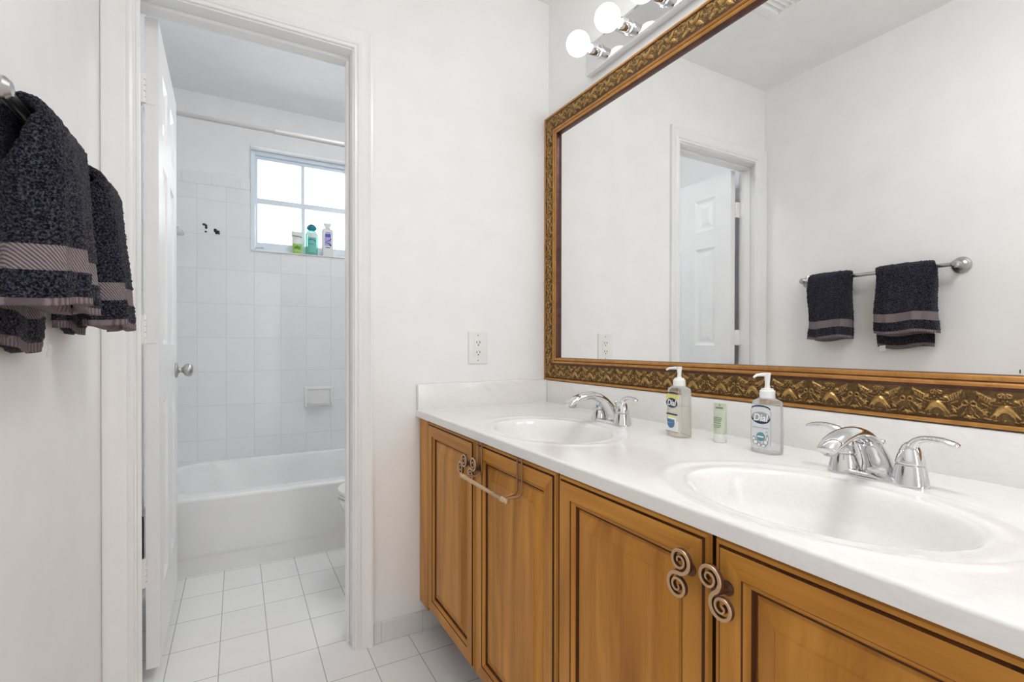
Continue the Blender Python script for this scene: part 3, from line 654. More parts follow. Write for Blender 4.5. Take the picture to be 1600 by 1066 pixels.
def sym(*a):
    stroke(*a); stroke(-a[0], a[1], -a[2], *a[3:])
def arc(cx, cy, r, a0, a1, w0, w1, amp, n=8):
    P = [(cx + r * FH / PER * math.cos(math.radians(a0 + (a1 - a0) * k / n)), cy + r * math.sin(math.radians(a0 + (a1 - a0) * k / n))) for k in range(n + 1)]
    for k in range(n): sym(*P[k], *P[k + 1], w0 + (w1 - w0) * k / n, w0 + (w1 - w0) * (k + 1) / n, amp)
for a in (-60, -30, 0, 30, 60):                                        # fan under the inner moulding
    s_, c_ = math.sin(math.radians(a)), math.cos(math.radians(a)); stroke(0.03 * s_, 0.96 - 0.05 * c_, 0.105 * s_, 0.98 - 0.19 * c_, 0.018, 0.038, 0.0022)
sym(0.035, 0.70, 0.036, 0.70, 0.035, 0.035, 0.0024); stroke(0, 0.62, 0.001, 0.62, 0.032, 0.032, 0.0026)
sym(0.0, 0.50, 0.09, 0.42, 0.085, 0.080, 0.0042); sym(0.09, 0.42, 0.20, 0.18, 0.080, 0.030, 0.0040); sym(0.10, 0.36, 0.13, 0.14, 0.05, 0.03, 0.0030)   # tent leaf
arc(0, 0.20, 0.17, 20, 90, 0.035, 0.035, 0.0030); stroke(0, 0.10, 0.001, 0.10, 0.05, 0.05, 0.0022); sym(0, 0.02, 0.06, 0.14, 0.018, 0.018, 0.0018)
sym(0.02, 0.57, 0.10, 0.53, 0.022, 0.022, 0.0020); sym(0.10, 0.53, 0.20, 0.57, 0.022, 0.016, 0.0020); sym(0.16, 0.44, 0.30, 0.52, 0.022, 0.016, 0.0018); sym(0.20, 0.30, 0.34, 0.44, 0.02, 0.014, 0.0018)
sym(0.135, 0.72, 0.18, 0.70, 0.065, 0.050, 0.0048)                        # crescent leaf with teeth
for k in range(6):
    t = k / 5; sym(0.19 + 0.19 * t, 0.70 + 0.22 * t, 0.215 + 0.165 * t, 0.60 + 0.26 * t - 0.05 * math.sin(PI * t), 0.034, 0.030, 0.0040)
sym(0.18, 0.74, 0.40, 0.96, 0.030, 0.020, 0.0030)
arc(0.435, 0.56, 0.075, 0, 360, 0.026, 0.026, 0.0034, 12)                 # curls on the stem
for k in range(4): t = k / 3; sym(0.40 - 0.13 * t, 0.50 - 0.22 * t, 0.375 - 0.12 * t, 0.42 - 0.20 * t, 0.036, 0.030, 0.0034)
sym(0.26, 0.32, 0.30, 0.24, 0.055, 0.035, 0.0040)
for dx in (-0.03, 0.0, 0.03): stroke(0.5 + dx * 1.1, 0.98, 0.5 + dx * 0.4, 0.22, 0.014, 0.014, 0.0018)
for a in (-75, -30, 30, 75): s_, c_ = math.sin(math.radians(a)), math.cos(math.radians(a)); stroke(0.5 + 0.015 * s_, 0.12, 0.5 + 0.085 * s_, 0.12 + 0.10 * (c_ - 0.5), 0.05, 0.03, 0.0034)
stroke(0.5, 0.09, 0.501, 0.09, 0.06, 0.06, 0.0044); sym(0.42, 0.24, 0.36, 0.12, 0.035, 0.03, 0.0030)
sym(0.03, 0.86, 0.13, 0.92, 0.016, 0.012, 0.0018); sym(0.06, 0.66, 0.13, 0.63, 0.02, 0.015, 0.0020); sym(0.23, 0.52, 0.33, 0.60, 0.03, 0.02, 0.0026); sym(0.24, 0.42, 0.33, 0.36, 0.03, 0.02, 0.0022)
sym(0.43, 0.92, 0.41, 0.76, 0.02, 0.02, 0.0022); sym(0.46, 0.40, 0.43, 0.30, 0.03, 0.02, 0.0026); sym(0.20, 0.10, 0.30, 0.12, 0.035, 0.025, 0.0026); sym(0.12, 0.08, 0.17, 0.06, 0.03, 0.02, 0.0022); sym(0.33, 0.78, 0.36, 0.70, 0.025, 0.02, 0.0026); sym(0.07, 0.80, 0.10, 0.84, 0.025, 0.02, 0.0022)
for k in range(7): t = k / 6; sym(0.23 + 0.17 * t, 0.93 - 0.02 * t, 0.26 + 0.15 * t, 0.84 + 0.08 * t, 0.014, 0.014, 0.0018)
# cross section (distance from outer edge, height above wall)
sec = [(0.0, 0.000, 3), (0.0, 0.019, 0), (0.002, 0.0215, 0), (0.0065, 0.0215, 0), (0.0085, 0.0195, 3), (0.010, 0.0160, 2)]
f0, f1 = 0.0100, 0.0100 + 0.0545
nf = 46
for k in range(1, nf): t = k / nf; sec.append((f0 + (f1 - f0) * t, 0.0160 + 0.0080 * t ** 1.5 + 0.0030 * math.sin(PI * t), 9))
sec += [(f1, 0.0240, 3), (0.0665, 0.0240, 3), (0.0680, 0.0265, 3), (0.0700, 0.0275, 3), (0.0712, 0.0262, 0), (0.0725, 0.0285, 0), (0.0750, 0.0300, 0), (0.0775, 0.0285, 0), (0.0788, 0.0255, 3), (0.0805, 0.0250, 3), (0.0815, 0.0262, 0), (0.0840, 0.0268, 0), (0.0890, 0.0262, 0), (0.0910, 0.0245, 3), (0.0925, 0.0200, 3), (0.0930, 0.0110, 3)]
sd = np.array([s[0] for s in sec]); sh_ = np.array([s[1] for s in sec]); sm = np.array([s[2] for s in sec])
def frame_side(name, axis, outer, sgn, a0, a1, phase, lab):
    """axis 'y': runs along y with outer edge at z=outer ; axis 'z': runs along z with outer edge at y=outer ; sgn: direction from outer to inner"""
    n = int(abs(a1 - a0) / 0.00105); u = np.linspace(0, 1, n)[:, None]
    s = (a0 + sd[None, :]) + u * ((a1 - sd[None, :]) - (a0 + sd[None, :]))
    h = np.broadcast_to(sh_[None, :], s.shape).copy(); mi = np.broadcast_to(sm[None, :], s.shape).copy()
    fm = (sm == 9)
    ph = ((s[:, fm] - phase) / PER + 0.5) % 1.0 * NU
    vv = np.broadcast_to(((sd[fm] - f0) / (f1 - f0))[None, :], ph.shape) * (NV - 1)
    i0 = np.floor(ph).astype(int) % NU; fr = ph - np.floor(ph); j0 = np.clip(np.floor(vv).astype(int), 0, NV - 2); fj = vv - j0
    orn = (ORN[i0, j0] * (1 - fr) + ORN[(i0 + 1) % NU, j0] * fr) * (1 - fj) + (ORN[i0, j0 + 1] * (1 - fr) + ORN[(i0 + 1) % NU, j0 + 1] * fr) * fj
    tt = vv / (NV - 1); hatch = 0.0010 * (np.sin(2 * PI * s[:, fm] / 0.0027) > 0.0) * (tt < 0.14) * (orn < 0.0006)
    h[:, fm] += orn * 1.35 + hatch
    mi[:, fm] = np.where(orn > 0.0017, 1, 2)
    bead = (np.abs(sd - 0.0815) < 1e-6); h[:, bead] += 0.0009 * np.sin(2 * PI * s[:, bead] / 0.0042)
    q = outer + sgn * np.broadcast_to(sd[None, :], s.shape)
    X = -h - 0.0006
    Yc, Zc = (s, q) if axis == 'y' else (q, s)
    L = wloc(mir)
    me = grid_mesh(name, X - L.x, Yc - L.y, Zc - L.z, mi[:-1, :-1])
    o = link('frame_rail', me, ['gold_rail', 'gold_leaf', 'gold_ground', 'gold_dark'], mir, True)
    return o
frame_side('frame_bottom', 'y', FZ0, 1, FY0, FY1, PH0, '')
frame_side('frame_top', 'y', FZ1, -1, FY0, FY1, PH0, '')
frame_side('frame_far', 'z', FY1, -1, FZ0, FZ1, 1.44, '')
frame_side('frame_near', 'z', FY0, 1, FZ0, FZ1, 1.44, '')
bm = bmesh.new(); box(bm, -0.0115, -0.0075, FY0 + FWD - 0.004, FY1 - FWD + 0.004, FZ0 + FWD - 0.004, FZ1 - FWD + 0.004); obj('mirror_glass', bm, 'mirror', mir)

# ================================================================== LIGHT BAR
lb = thing('vanity_light_bar', 'chrome bar light with a row of round opal bulbs above the mirror', 'light', (0, -0.90, 2.07))
BY0 = -0.366; SP = 0.1527; NB = 8
yb0, yb1 = BY0 + 0.076, BY0 - SP * (NB - 1) - 0.076
bm = bmesh.new()
ring_loft(bm, [[(0.0 - 0.0005, y, 2.022), (-0.026, y, 2.022), (-0.030, y, 2.026), (-0.030, y, 2.030), (-0.028, y, 2.032), (-0.028, y, 2.116), (-0.030, y, 2.118), (-0.030, y, 2.122), (-0.026, y, 2.126), (-0.0005, y, 2.126)] for y in (yb0, yb1)])
obj('back_plate', bm, 'chrome', lb)
BX = -0.119
for k in range(NB):
    y = BY0 - SP * k
    bm = bmesh.new(); lathe(bm, [(0.024, 0.028), (0.024, 0.031), (0.0195, 0.033), (0.0190, 0.068), (0.0175, 0.070), (0.0150, 0.070), (0.0148, 0.060)], (0, y, 2.073), (-1, 0, 0), 24); obj('socket', bm, 'chrome', lb, auto=40)
    bm = bmesh.new(); prof_ = [(0.001, 0.0)]; R = 0.0405
    prof_ = [(0.0130, 0.063), (0.0135, 0.074)] + [(R * math.sin(a), -BX - R * math.cos(a)) for a in np.linspace(0.36, PI, 18)]
    lathe(bm, prof_, (0, y, 2.073), (-1, 0, 0), 24); obj('bulb', bm, 'bulb', lb, smooth=True)

# ================================================================== WALL FITTINGS
ol = thing('wall_outlet', 'white duplex wall outlet plate on the door wall above the side splash', 'outlet', (-0.325, 0, 1.033))
bm = bmesh.new(); ox0, ox1, oz0, oz1 = -0.3655, -0.2855, 0.970, 1.096; oc = (ox0 + ox1) / 2
ring_loft(bm, [[(ox0 + i_, y, oz0 + i_), (ox1 - i_, y, oz0 + i_), (ox1 - i_, y, oz1 - i_), (ox0 + i_, y, oz1 - i_)] for i_, y in ((0, -0.0003), (0, -0.0035), (0.004, -0.0065))]); obj('plate', bm, 'plastic', ol)
bm = bmesh.new(); box(bm, oc - 0.0168, oc + 0.0168, -0.0085, -0.006, 0.999, 1.067, 0, 0.001); obj('receptacle', bm, 'plastic', ol)
for zc in (1.051, 1.013):
    for dx in (-0.0063, 0.0063): bm = bmesh.new(); box(bm, oc + dx - 0.0013, oc + dx + 0.0013, -0.0090, -0.0083, zc - 0.001, zc + 0.008); obj('slot', bm, 'slot', ol)
    bm = bmesh.new(); lathe(bm, [(0.0026, 0), (0.0026, 0.0006)], (oc, -0.0084, zc - 0.007), (0, -1, 0), 12); obj('ground_hole', bm, 'slot', ol)
for zc in (0.9845, 1.0815): bm = bmesh.new(); lathe(bm, [(0.0032, 0.0), (0.0032, 0.0012), (0.001, 0.0018)], (oc, -0.0064, zc), (0, -1, 0), 12); obj('screw', bm, 'nickel', ol)

fit = bmesh.new(); box(fit, -W, -W + 0.002, -1.041, -1.0375, 0.940, 0.954, 0, 0.0007); box(fit, -W + 0.002, -W + 0.004, -1.0405, -1.038, 0.941, 0.9445); box(fit, -W + 0.002, -W + 0.004, -1.0405, -1.038, 0.9495, 0.953)
tag(obj('wall_jack', fit, 'slot'), 'tiny dark metal fitting on the towel wall, seen in the mirror', 'wall fitting')

# towel bar on the left wall
BXW, BZ = -1.404, 1.372
br = thing('towel_bar', 'satin nickel towel bar with round posts mounted on the white wall beside the door', 'towel rail', (-W, -0.55, BZ))
bm = bmesh.new(); lathe(bm, [(0.0085, -0.862), (0.0085, -0.256)], (BXW, 0, BZ), (0, 1, 0), 18); obj('rail', bm, 'nickel', br, auto=40)
for y, s in ((-0.252, 1), (-0.866, -1)):
    bm = bmesh.new(); lathe(bm, [(0.033, 0.0006), (0.034, 0.004), (0.031, 0.008), (0.025, 0.010), (0.023, 0.014), (0.014, 0.018), (0.0105, 0.026), (0.0105, 0.042), (0.0140, 0.049), (0.0152, 0.058), (0.0145, 0.067), (0.009, 0.073), (0.001, 0.074)], (-W, y, BZ), (1, 0, 0), 28)
    obj('post', bm, 'nickel', br, auto=22)

def towel(name, label, yf, yb, zfront, zback, bulge, seed, wedge, tagpart=None):
    """folded hand towel draped over the bar: thick rounded section swept back-bottom -> over bar -> front-bottom"""
    r = random.Random(seed); root = thing(name, label, 'towel', (BXW, (yf[0] + yf[1]) / 2, BZ), 0, 'charcoal hand towels on the towel bar')
    path = []   # x, z, half thickness, front flag (0 back .. 1 front)
    zt = BZ + 0.010
    nb = 60
    for k in range(nb): t = k / (nb - 1); path.append((-1.4425 + 0.008 * t, zback + (zt - 0.02 - zback) * t, 0.0095, 0.0))
    for k in range(1, 16): a = PI - PI * k / 16; path.append((BXW + 0.0275 * math.cos(a), BZ - 0.008 + 0.0275 * math.sin(a), 0.0095, k / 16))
    nfr = 96
    for k in range(nfr):
        t = k / (nfr - 1); x = BXW + 0.0275 + bulge * (t ** 0.75); path.append((x, (zt - 0.02) + (zfront - zt + 0.02) * t, 0.0095 + 0.006 * min(1, t * 1.4) ** 1.2, 1.0))
    nseg = 150; n = len(path); P = np.array([p[:2] for p in path]); Tn = np.gradient(P, axis=0); Tn /= np.linalg.norm(Tn, axis=1)[:, None]
    Nn = np.stack([Tn[:, 1] * -1, Tn[:, 0]], 1) * -1.0
    arc_ = np.concatenate([[0], np.cumsum(np.linalg.norm(np.diff(P, axis=0), axis=1))])
    rs = np.random.RandomState(seed)
    ang = np.linspace(0, 2 * PI, nseg, endpoint=False); ce, se = np.cos(ang), np.sin(ang)
    # superellipse, more points along the faces
    ex = np.sign(ce) * np.abs(ce) ** 0.62; ez = np.sign(se) * np.abs(se) ** 0.62
    V = []; mats = []
    ph = rs.uniform(0, 6, 6)
    for k in range(n):
        x, z, th, ff = path[k]
        fr = 0.0 if ff == 0 else (1.0 if ff == 1 else ff)
        y0 = yb[0] + (yf[0] - yb[0]) * fr; y1 = yb[1] + (yf[1] - yb[1]) * fr
        depth = max(0.0, (zt - z)) / 0.3
        hw = (y1 - y0) / 2 * (1 + (0.03 * math.sin(depth * 5 + ph[0]))); yc = (y0 + y1) / 2 + 0.004 * math.sin(depth * 6 + ph[1])
        zfrac = (z - zfront) if ff == 1 else (z - zback)
        dist = zfrac
        isband = 0.052 < dist < 0.088; ishem = dist < 0.013
        th2 = th * (0.90 if isband else 1.0)
        yy = yc + ex * hw
        near = np.clip((yc + hw * 0.7 - yy) / (1.7 * hw), 0, 1) if ff == 1 else 0.0      # the folded edge is the fat one
        grow = min(1.0, depth * 3.2)
        off = ez * (th2 + near * grow * wedge) + near * grow * wedge * 0.55
        fold = min(depth, 1.0) * (0.0070 * np.sin(yy * 66 + ph[2] + 2 * depth) + 0.0045 * np.sin(yy * 131 + ph[3] - 1.5 * depth)) * (1 if ff == 1 else 0.5)
        fuzz = rs.normal(0, 0.0011 if not (isband or ishem) else 0.00025, nseg)
        off = off + fold + fuzz * np.sign(ez + 1e-9)
        yy = yy + fuzz * np.sign(ex + 1e-9)
        zz = z + Nn[k][1] * off + (0.006 * np.sin(yy * 30 + ph[4]) * depth if ff != 0.5 else 0)
        V.append(np.stack([x + Nn[k][0] * off, yy, zz], 1)); mats.append(2 if ishem else (1 if isband else 0))
    bm = bmesh.new(); L = wloc(root)
    rings = [[tuple(p - np.array(L)) for p in ring] for ring in V]
    # hollow ends: the hem opens into the fold
    def sunk(ring, d): c = np.mean(np.array(ring), 0); a = np.array(ring); b = c + (a - c) * np.array([0.55, 0.80, 1.0]); b[:, 2] += 0.004; b2 = c + (a - c) * np.array([0.30, 0.70, 1.0]); b2[:, 2] += d; return [tuple(p) for p in b], [tuple(p) for p in b2]
    a1, a2 = sunk(rings[-1], 0.03); b1, b2 = sunk(rings[0], 0.02)
    allr = [b2, b1] + rings + [a1, a2]; vr = ring_loft(bm, allr); bm.faces.ensure_lookup_table()
    mm = [0, 0] + mats + [2, 0, 0]
    for k in range(len(allr) - 1):
        for i_ in range(nseg): bm.faces[k * nseg + i_].material_index = mm[k]
    o = obj('towel_cloth', bm, ['terry', 'band', 'hem'], root, smooth=True, local=True)
    if tagpart:
        y, z, x = tagpart; bm = bmesh.new(); ring_loft(bm, [[(x + 0.0015 * math.sin(q_ * 3), y - 0.014, z - 0.016 * q_), (x + 0.0015 * math.sin(q_ * 3), y + 0.010, z - 0.016 * q_ - 0.003), (x + 0.0008 + 0.0015 * math.sin(q_ * 3), y + 0.010, z - 0.016 * q_ - 0.003), (x + 0.0008 + 0.0015 * math.sin(q_ * 3), y - 0.014, z - 0.016 * q_)] for q_ in (0, 0.5, 1, 1.5)])
        t_ = obj('care_tag', bm, 'plastic', root); t_['label'] = 'white care tag'
    return root
towel('hand_towel', 'wider charcoal hand towel at the bar end away from the door, white tag below', (-0.812, -0.592), (-0.780, -0.571), 1.098, 1.035, 0.006, 3, 0.036, (-0.600, 1.046, -1.4225))
towel('hand_towel', 'charcoal hand towel on the towel bar, the narrower one hanging nearest the door casing', (-0.490, -0.300), (-0.470, -0.292), 1.078, 1.070, 0.014, 11, 0.024)

# fill lamps added on both ceilings, out of view, to brighten the rooms
def fill_dome(loc, label, mat):
    r = thing('added_fill_lamp', label, 'lamp', loc)
    bm = bmesh.new(); lathe(bm, [(0.225, 0.0), (0.228, -0.010), (0.219, -0.022), (0.208, -0.024)], (0, 0, 0), (0, 0, 1), 40); obj('rim', bm, 'nickel', r, local=True, auto=40)
    bm = bmesh.new(); lathe(bm, [(0.208, -0.020), (0.206, -0.035), (0.175, -0.060), (0.112, -0.078), (0.042, -0.085), (0.001, -0.086)], (0, 0, 0), (0, 0, 1), 40); obj('glow_dome', bm, mat, r, local=True, smooth=True)
fill_dome((-0.50, -1.48, H), 'added unseen ceiling fill lamp over the vanity room', 'fill_dome')
fill_dome((-0.30, 0.52, H2), 'added unseen ceiling fill lamp over the toilet', 'fill_dome_tub')

# ceiling vent, seen in the mirror
vt = thing('ceiling_vent', 'white square ceiling vent with a moulded frame, seen at the top of the mirror', 'vent', (-0.785, -0.55, H))
vx0, vx1, vy0, vy1 = -0.936, -0.636, -0.700, -0.400
bm = bmesh.new()
def vring(i_, z): return [(vx0 + i_, vy0 + i_, z), (vx1 - i_, vy0 + i_, z), (vx1 - i_, vy1 - i_, z), (vx0 + i_, vy1 - i_, z)]
ring_loft(bm, [vring(0, H), vring(0, H - 0.006), vring(0.006, H - 0.012), (vring(0.026, H - 0.014)), vring(0.032, H - 0.020), vring(0.046, H - 0.020), vring(0.050, H - 0.004), vring(0.050, H)], False, False); obj('frame', bm, 'trim', vt)
for k in range(9):
    bm = bmesh.new(); y = vy0 + 0.058 + k * 0.023; ring_loft(bm, [[(x, y, H - 0.004), (x, y + 0.002, H - 0.004), (x, y + 0.014, H - 0.016), (x, y + 0.012, H - 0.016)] for x in (vx0 + 0.050, vx1 - 0.050)]); obj('slat', bm, 'trim', vt)

# ================================================================== TUB ROOM
TX0, TX1, TY0, TY1, TZ = XTL + 0.009, XTR - 0.009, 0.888, YB - 0.001, 0.352
tub = thing('bathtub', 'white built-in bathtub with a plain apron below the tiled wall', 'bathtub', ((TX0 + TX1) / 2, (TY0 + TY1) / 2, 0))
xs = np.linspace(TX0, TX1, 190); ys = np.concatenate([[TY0, TY0 + 0.001, TY0 + 0.003, TY0 + 0.006, TY0 + 0.010, TY0 + 0.015], np.linspace(TY0 + 0.02, TY1, 130)])
X, Y = np.meshgrid(xs, ys, indexing='ij'); Z = np.full_like(X, TZ)
df = np.clip(Y - TY0, 0, 0.015); Z -= 0.015 - np.sqrt(np.maximum(0.015 ** 2 - (0.015 - df) ** 2, 0))
cx, cy = (TX0 + TX1) / 2, (TY0 + 0.085 + TY1 - 0.055) / 2; ax, ay = (TX1 - TX0) / 2 - 0.05, (TY1 - 0.055 - TY0 - 0.085) / 2
d = (np.abs((X - cx) / ax) ** 6 + np.abs((Y - cy) / ay) ** 6) ** (1 / 6)
t = np.clip((1.0 - d) / 0.30, 0, 1); Z -= 0.27 * (1 - (1 - t) ** 2.6) * np.clip(t / 0.06, 0, 1) ** 0.8
L = wloc(tub); me = grid_mesh('tub_shell', X - L.x, Y - L.y, Z - L.z); o = link('basin', me, 'enamel', tub, True)
bm = bmesh.new()
ring_loft(bm, [[(x, TY0 + 0.0, TZ - 0.014), (x, TY0 + 0.001, 0.10), (x, TY0 + 0.003, 0.088), (x, TY0 + 0.010, 0.080), (x, TY0 + 0.012, 0.072), (x, TY0 + 0.012, 0.0), (x, TY0 + 0.030, 0.0), (x, TY0 + 0.030, TZ - 0.016)] for x in (TX0, TX1)]); obj('apron', bm, 'enamel', tub, auto=60)

# ceramic soap dish on the back wall
sdsh = thing('soap_dish', 'white ceramic soap dish set in the tiled wall above the bathtub', 'soap dish', (-0.667, YB, 0.70))
sx0, sx1, sz0, sz1 = -0.758, -0.577, 0.634, 0.770
bm = bmesh.new()
def sring(i_, y): return [(sx0 + i_, y, sz0 + i_), (sx1 - i_, y, sz0 + i_), (sx1 - i_, y, sz1 - i_), (sx0 + i_, y, sz1 - i_)]
ring_loft(bm, [sring(0, YB), sring(0.001, YB - 0.010), sring(0.005, YB - 0.014), sring(0.016, YB - 0.014), sring(0.021, YB - 0.008), sring(0.024, YB - 0.004)], False, True); obj('back_plate', bm, 'porcelain', sdsh, auto=50)
bm = bmesh.new(); rings = []
for k in range(15):
    u = -1 + 2 * k / 14; x = (sx0 + sx1) / 2 + u * 0.075; dd = 0.050 * (1 - abs(u) ** 3.5) + 0.006
    rings.append([(x, YB - 0.006, 0.652), (x, YB - 0.006, 0.640), (x, YB - dd * 0.6, 0.641), (x, YB - dd, 0.652), (x, YB - dd - 0.004, 0.668), (x, YB - dd + 0.003, 0.670), (x, YB - dd + 0.006, 0.660), (x, YB - 0.02, 0.653)])
ring_loft(bm, rings); obj('tray', bm, 'porcelain', sdsh, auto=50)

# ceramic shelf on the side wall of the tub
bm = bmesh.new(); box(bm, XTL + 0.008, -1.404, 1.40, 1.665, 1.668, 1.684, 0, 0.006, 3); box(bm, XTL + 0.008, -1.45, 1.44, 1.62, 1.630, 1.670, 0, 0.008, 2)
tag(obj('wall_shelf', bm, 'porcelain', auto=40), 'small white ceramic shelf on the side wall of the tub, half behind the door', 'shelf')

# black residue on the tile
def residue(name, pts, label, r0):
    bm = bmesh.new(); lathe(bm, [(0.004, 0), (0.004, 0.0015)], (pts[0][0], YB, pts[0][1]), (0, -1, 0), 9)
    for (a, b), (c, d_) in zip(pts[:-1], pts[1:]): tube(bm, [(a, YB - 0.001, b), ((a + c) / 2 + 0.001, YB - 0.0015, (b + d_) / 2), (c, YB - 0.001, d_)], [r0, r0 * 1.2, r0 * 0.8], 8, 0, 0.35, side=(0, 1, 0))
    tag(obj(name, bm, 'black'), label, 'residue')
residue('glue_residue', [(-1.316, 1.763), (-1.302, 1.762), (-1.300, 1.750), (-1.301, 1.738)], 'black hook-shaped glue mark on the wall tile, nearer the door', 0.0055)
residue('glue_residue', [(-1.303, 1.722), (-1.302, 1.716)], 'black dot of glue on the wall tile just below the hook-shaped mark', 0.006)
residue('glue_residue', [(-1.254, 1.741), (-1.252, 1.722), (-1.240, 1.716), (-1.233, 1.722), (-1.245, 1.730)], 'black blob of glue on the wall tile, nearer the window', 0.0075)

# tension shower rod
rod = thing('shower_rod', 'pale telescoping shower rod spanning the tub below the ceiling', 'shower rod', (-0.7, 0.93, 2.08))
for y0_, r0_ in ((0.93, 0),):
    bm = bmesh.new(); lathe(bm, [(0.0105, 0.0), (0.0105, 0.56)], (XTL + 0.010, 0.93, 2.081), (1, 0, 0), 18); obj('inner_tube', bm, 'rod', rod, auto=40)
    bm = bmesh.new(); lathe(bm, [(0.0128, 0.0), (0.0135, 0.001), (0.0135, 0.004), (0.0128, 0.005), (0.0128, 1.025)], (-0.981, 0.93, 2.081), (1, 0, 0), 18); obj('outer_tube', bm, 'rod', rod, auto=40)
    for x, s in ((XTL + 0.0085, 1), (XTR - 0.0085, -1)):
        bm = bmesh.new(); lathe(bm, [(0.024, 0), (0.024, 0.004), (0.016, 0.012), (0.0145, 0.022)], (x, 0.93, 2.081), (s, 0, 0), 20); obj('end_cup', bm, 'plastic', rod, auto=40)

# bottles on the window sill
SZ = WB + 0.0004; SY = YB + 0.034
gt = thing('cream_tube', 'white and lime green tube standing on the window sill', 'tube', (-0.795, SY, SZ), 0)
bm = bmesh.new(); rings = []
for z, a, b in ((0.022, 0.020, 0.026), (0.030, 0.0205, 0.027), (0.085, 0.014, 0.030), (0.125, 0.006, 0.033), (0.140, 0.0012, 0.0345), (0.149, 0.0010, 0.0347)): rings.append([(b * math.cos(2 * PI * k / 32), a * math.sin(2 * PI * k / 32), z) for k in range(32)])
ring_loft(bm, rings); obj('tube_body', bm, 'pearl', gt, local=True, auto=50)
bm = bmesh.new(); ring_loft(bm, [[(b * math.cos(2 * PI * k / 32), a * math.sin(2 * PI * k / 32), z) for k in range(32)] for z, a, b in ((0.024, 0.0208, 0.0268), (0.030, 0.0212, 0.0277), (0.068, 0.0172, 0.0298))]); obj('green_print', bm, 'lime', gt, local=True, auto=50)
bm = bmesh.new()
for (x, z, r_) in ((-0.008, 0.042, 0.009), (0.006, 0.038, 0.010), (0.013, 0.044, 0.007), (0.0, 0.050, 0.007)): lathe(bm, [(r_, 0), (r_, 0.001), (0.001, 0.002)], (x, -0.0195, z), (0, -1, 0), 14)
obj('green_fruit', bm, 'green', gt, local=True); bm = bmesh.new()
tube(bm, [(-0.028, -0.0085, 0.122), (-0.010, -0.0105, 0.119), (0.012, -0.0105, 0.117), (0.029, -0.0085, 0.112)], 0.0022, 8); obj('wavy_stripe', bm, 'green', gt, local=True)
bm = bmesh.new(); lathe(bm, [(0.022, 0), (0.0235, 0.002), (0.023, 0.021), (0.021, 0.022)], (0, 0, 0), (0, 0, 1), 28, sx=1.1, sy=0.85); obj('cap', bm, 'lime', gt, local=True, auto=40)
tbt = thing('shampoo_bottle', 'teal capped shampoo bottle standing on the window sill between the tube and the white bottle', 'bottle', (-0.706, SY, SZ), 0)
def lobed(prof_, n=32): return [[(b * math.cos(2 * PI * k / n), a * math.sin(2 * PI * k / n), z) for k in range(n)] for z, a, b in prof_]
bm = bmesh.new(); ring_loft(bm, lobed([(0, 0.017, 0.032), (0.006, 0.020, 0.0365), (0.05, 0.0205, 0.0375), (0.10, 0.020, 0.0395), (0.140, 0.019, 0.037), (0.158, 0.016, 0.028), (0.166, 0.012, 0.019)])); obj('bottle', bm, 'teal_clear', tbt, local=True, auto=50)
bm = bmesh.new(); ring_loft(bm, lobed([(0.165, 0.014, 0.018), (0.172, 0.018, 0.028), (0.181, 0.019, 0.0325), (0.192, 0.018, 0.027), (0.203, 0.014, 0.017), (0.207, 0.006, 0.006)])); obj('cap', bm, 'teal', tbt, local=True, auto=50)
bm = bmesh.new(); rr_ = lambda z: 1.0
for z0_, z1_, mi in ((0.020, 0.090, 0), (0.0905, 0.118, 0), (0.1185, 0.148, 1)):
    ring_loft(bm, [[(x, -0.0215 * math.sqrt(max(0, 1 - (x / 0.039) ** 2)) - 0.0006, z) for x in np.linspace(-0.026, 0.026, 12)] + [(x, -0.0215 * math.sqrt(max(0, 1 - (x / 0.039) ** 2)) + 0.0006, z) for x in np.linspace(0.026, -0.026, 12)] for z in (z0_, z1_)], True, True, mi)
tube(bm, [(-0.024, -0.0185, 0.100), (-0.008, -0.0225, 0.104), (0.008, -0.0225, 0.102), (0.022, -0.0195, 0.092)], 0.003, 8, 2, 0.4, side=(0, 1, 0)); tube(bm, [(-0.022, -0.019, 0.075), (0.008, -0.0225, 0.074)], 0.003, 8, 2, 0.4, side=(0, 1, 0))
obj('front_label', bm, ['teal_label', 'pearl', 'teal'], tbt, local=True)
wb = thing('conditioner_bottle', 'white bottle with a blue and violet label standing on the window sill', 'bottle', (-0.607, SY, SZ), 0)
bm = bmesh.new(); ring_loft(bm, [[(a * s, b * s, z) for a, b in rrect(0.036, 0.019, 0.015)] for s, z in ((0.93, 0), (1, 0.004), (1, 0.165), (0.96, 0.178), (0.80, 0.187), (0.45, 0.190))]); obj('bottle', bm, 'pearl', wb, local=True, auto=50)
bm = bmesh.new(); ring_loft(bm, [[(a * s, b, z) for a, b in rrect(0.025, 0.013, 0.006)] for s, z in ((0.55, 0.189), (0.6, 0.200), (1.0, 0.215), (1.0, 0.222), (0.9, 0.224))]); obj('cap', bm, 'pearl', wb, local=True, auto=50)
bm = bmesh.new(); yl = -0.0194
box(bm, -0.018, 0.018, yl - 0.0006, yl + 0.001, 0.128, 0.152, 1, 0.0003); box(bm, -0.015, 0.016, yl - 0.0005, yl + 0.001, 0.155, 0.164, 0); box(bm, -0.021, 0.019, yl - 0.0004, yl + 0.001, 0.072, 0.126, 0)
tube(bm, [(0.019, yl, 0.122), (0.014, yl, 0.110), (-0.010, yl, 0.100), (-0.016, yl, 0.092), (0.006, yl, 0.088), (0.016, yl, 0.078), (0.018, yl, 0.070)], [0.004, 0.003, 0.002, 0.002, 0.003, 0.005, 0.004], 8, 2, 0.3, side=(0, 1, 0)); box(bm, -0.015, 0.014, yl - 0.0005, yl + 0.001, 0.058, 0.063, 2)
obj('front_label', bm, ['violet', 'royal', 'navy'], wb, local=True)

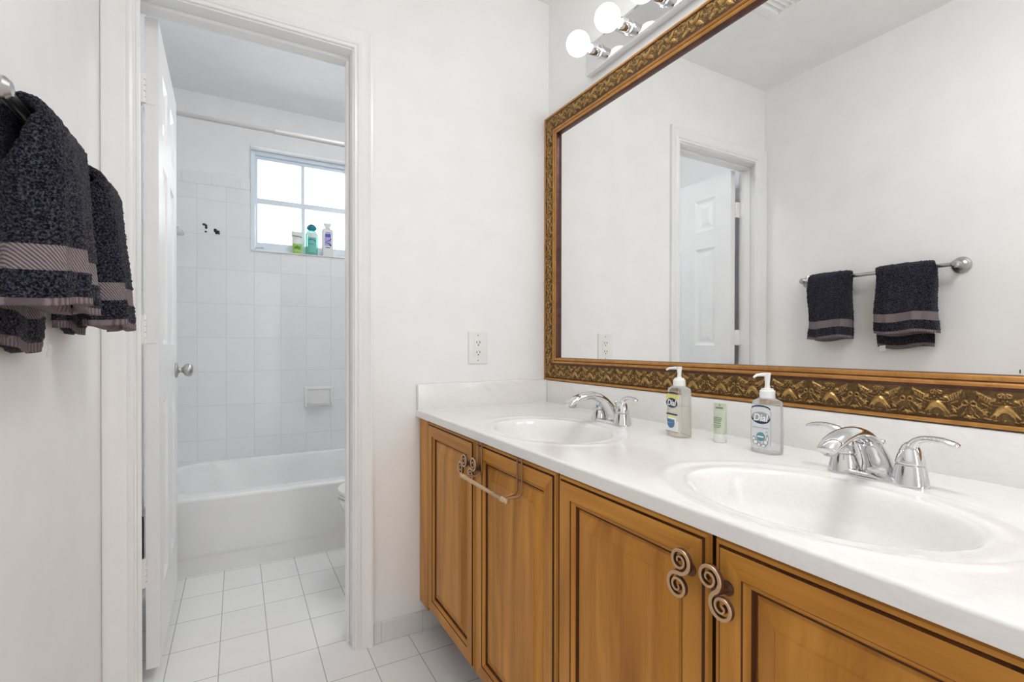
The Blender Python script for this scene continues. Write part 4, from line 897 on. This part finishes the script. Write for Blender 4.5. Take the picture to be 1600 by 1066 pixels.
# toilet (only its tip shows past the jamb)
tl = thing('toilet', 'white toilet with its lid closed, tip showing past the door jamb', 'toilet', (-0.40, 0.505, 0))
def tr(z, xc, hx, hy, p=0.85, n=40):
    ring = []
    for k in range(n):
        a = 2 * PI * k / n; c_, s_ = math.cos(a), math.sin(a)
        fx_ = hx * (1.0 if c_ < 0 else 0.8); ring.append((xc + fx_ * c_, 0.505 + hy * math.copysign(abs(s_) ** p, s_), z))
    return ring
bm = bmesh.new(); ring_loft(bm, [tr(0.0, -0.40, 0.20, 0.11), tr(0.03, -0.40, 0.195, 0.105), tr(0.14, -0.41, 0.17, 0.095), tr(0.24, -0.44, 0.22, 0.125), tr(0.32, -0.46, 0.275, 0.165), tr(0.360, -0.465, 0.287, 0.182), tr(0.377, -0.465, 0.288, 0.184)]); obj('bowl', bm, 'porcelain', tl, auto=50)
bm = bmesh.new(); ring_loft(bm, [tr(0.382, -0.46, 0.290, 0.182), tr(0.385, -0.46, 0.296, 0.188), tr(0.395, -0.46, 0.296, 0.188), tr(0.398, -0.46, 0.290, 0.182)]); obj('seat', bm, 'plastic', tl, auto=50)
bm = bmesh.new(); ring_loft(bm, [tr(0.3995, -0.46, 0.290, 0.184), tr(0.402, -0.46, 0.297, 0.190), tr(0.413, -0.46, 0.294, 0.187), tr(0.419, -0.46, 0.270, 0.165), tr(0.422, -0.46, 0.20, 0.11)]); obj('lid', bm, 'plastic', tl, auto=50)
bm = bmesh.new(); box(bm, -0.165, 0.045, 0.30, 0.71, 0.377, 0.73, 0, 0.02, 3); box(bm, -0.25, -0.10, 0.40, 0.61, 0.25, 0.377, 0, 0.02, 2); obj('tank', bm, 'porcelain', tl, auto=50)
bm = bmesh.new(); box(bm, -0.175, 0.048, 0.292, 0.718, 0.732, 0.762, 0, 0.01, 3); obj('tank_lid', bm, 'porcelain', tl, auto=50)
bm = bmesh.new(); lathe(bm, [(0.012, 0), (0.012, 0.008), (0.006, 0.010), (0.006, 0.018)], (-0.165, 0.36, 0.67), (-1, 0, 0), 14); tube(bm, [(-0.181, 0.352, 0.67), (-0.183, 0.39, 0.668), (-0.181, 0.42, 0.664)], [0.006, 0.005, 0.004], 10); obj('flush_lever', bm, 'chrome', tl, smooth=True)
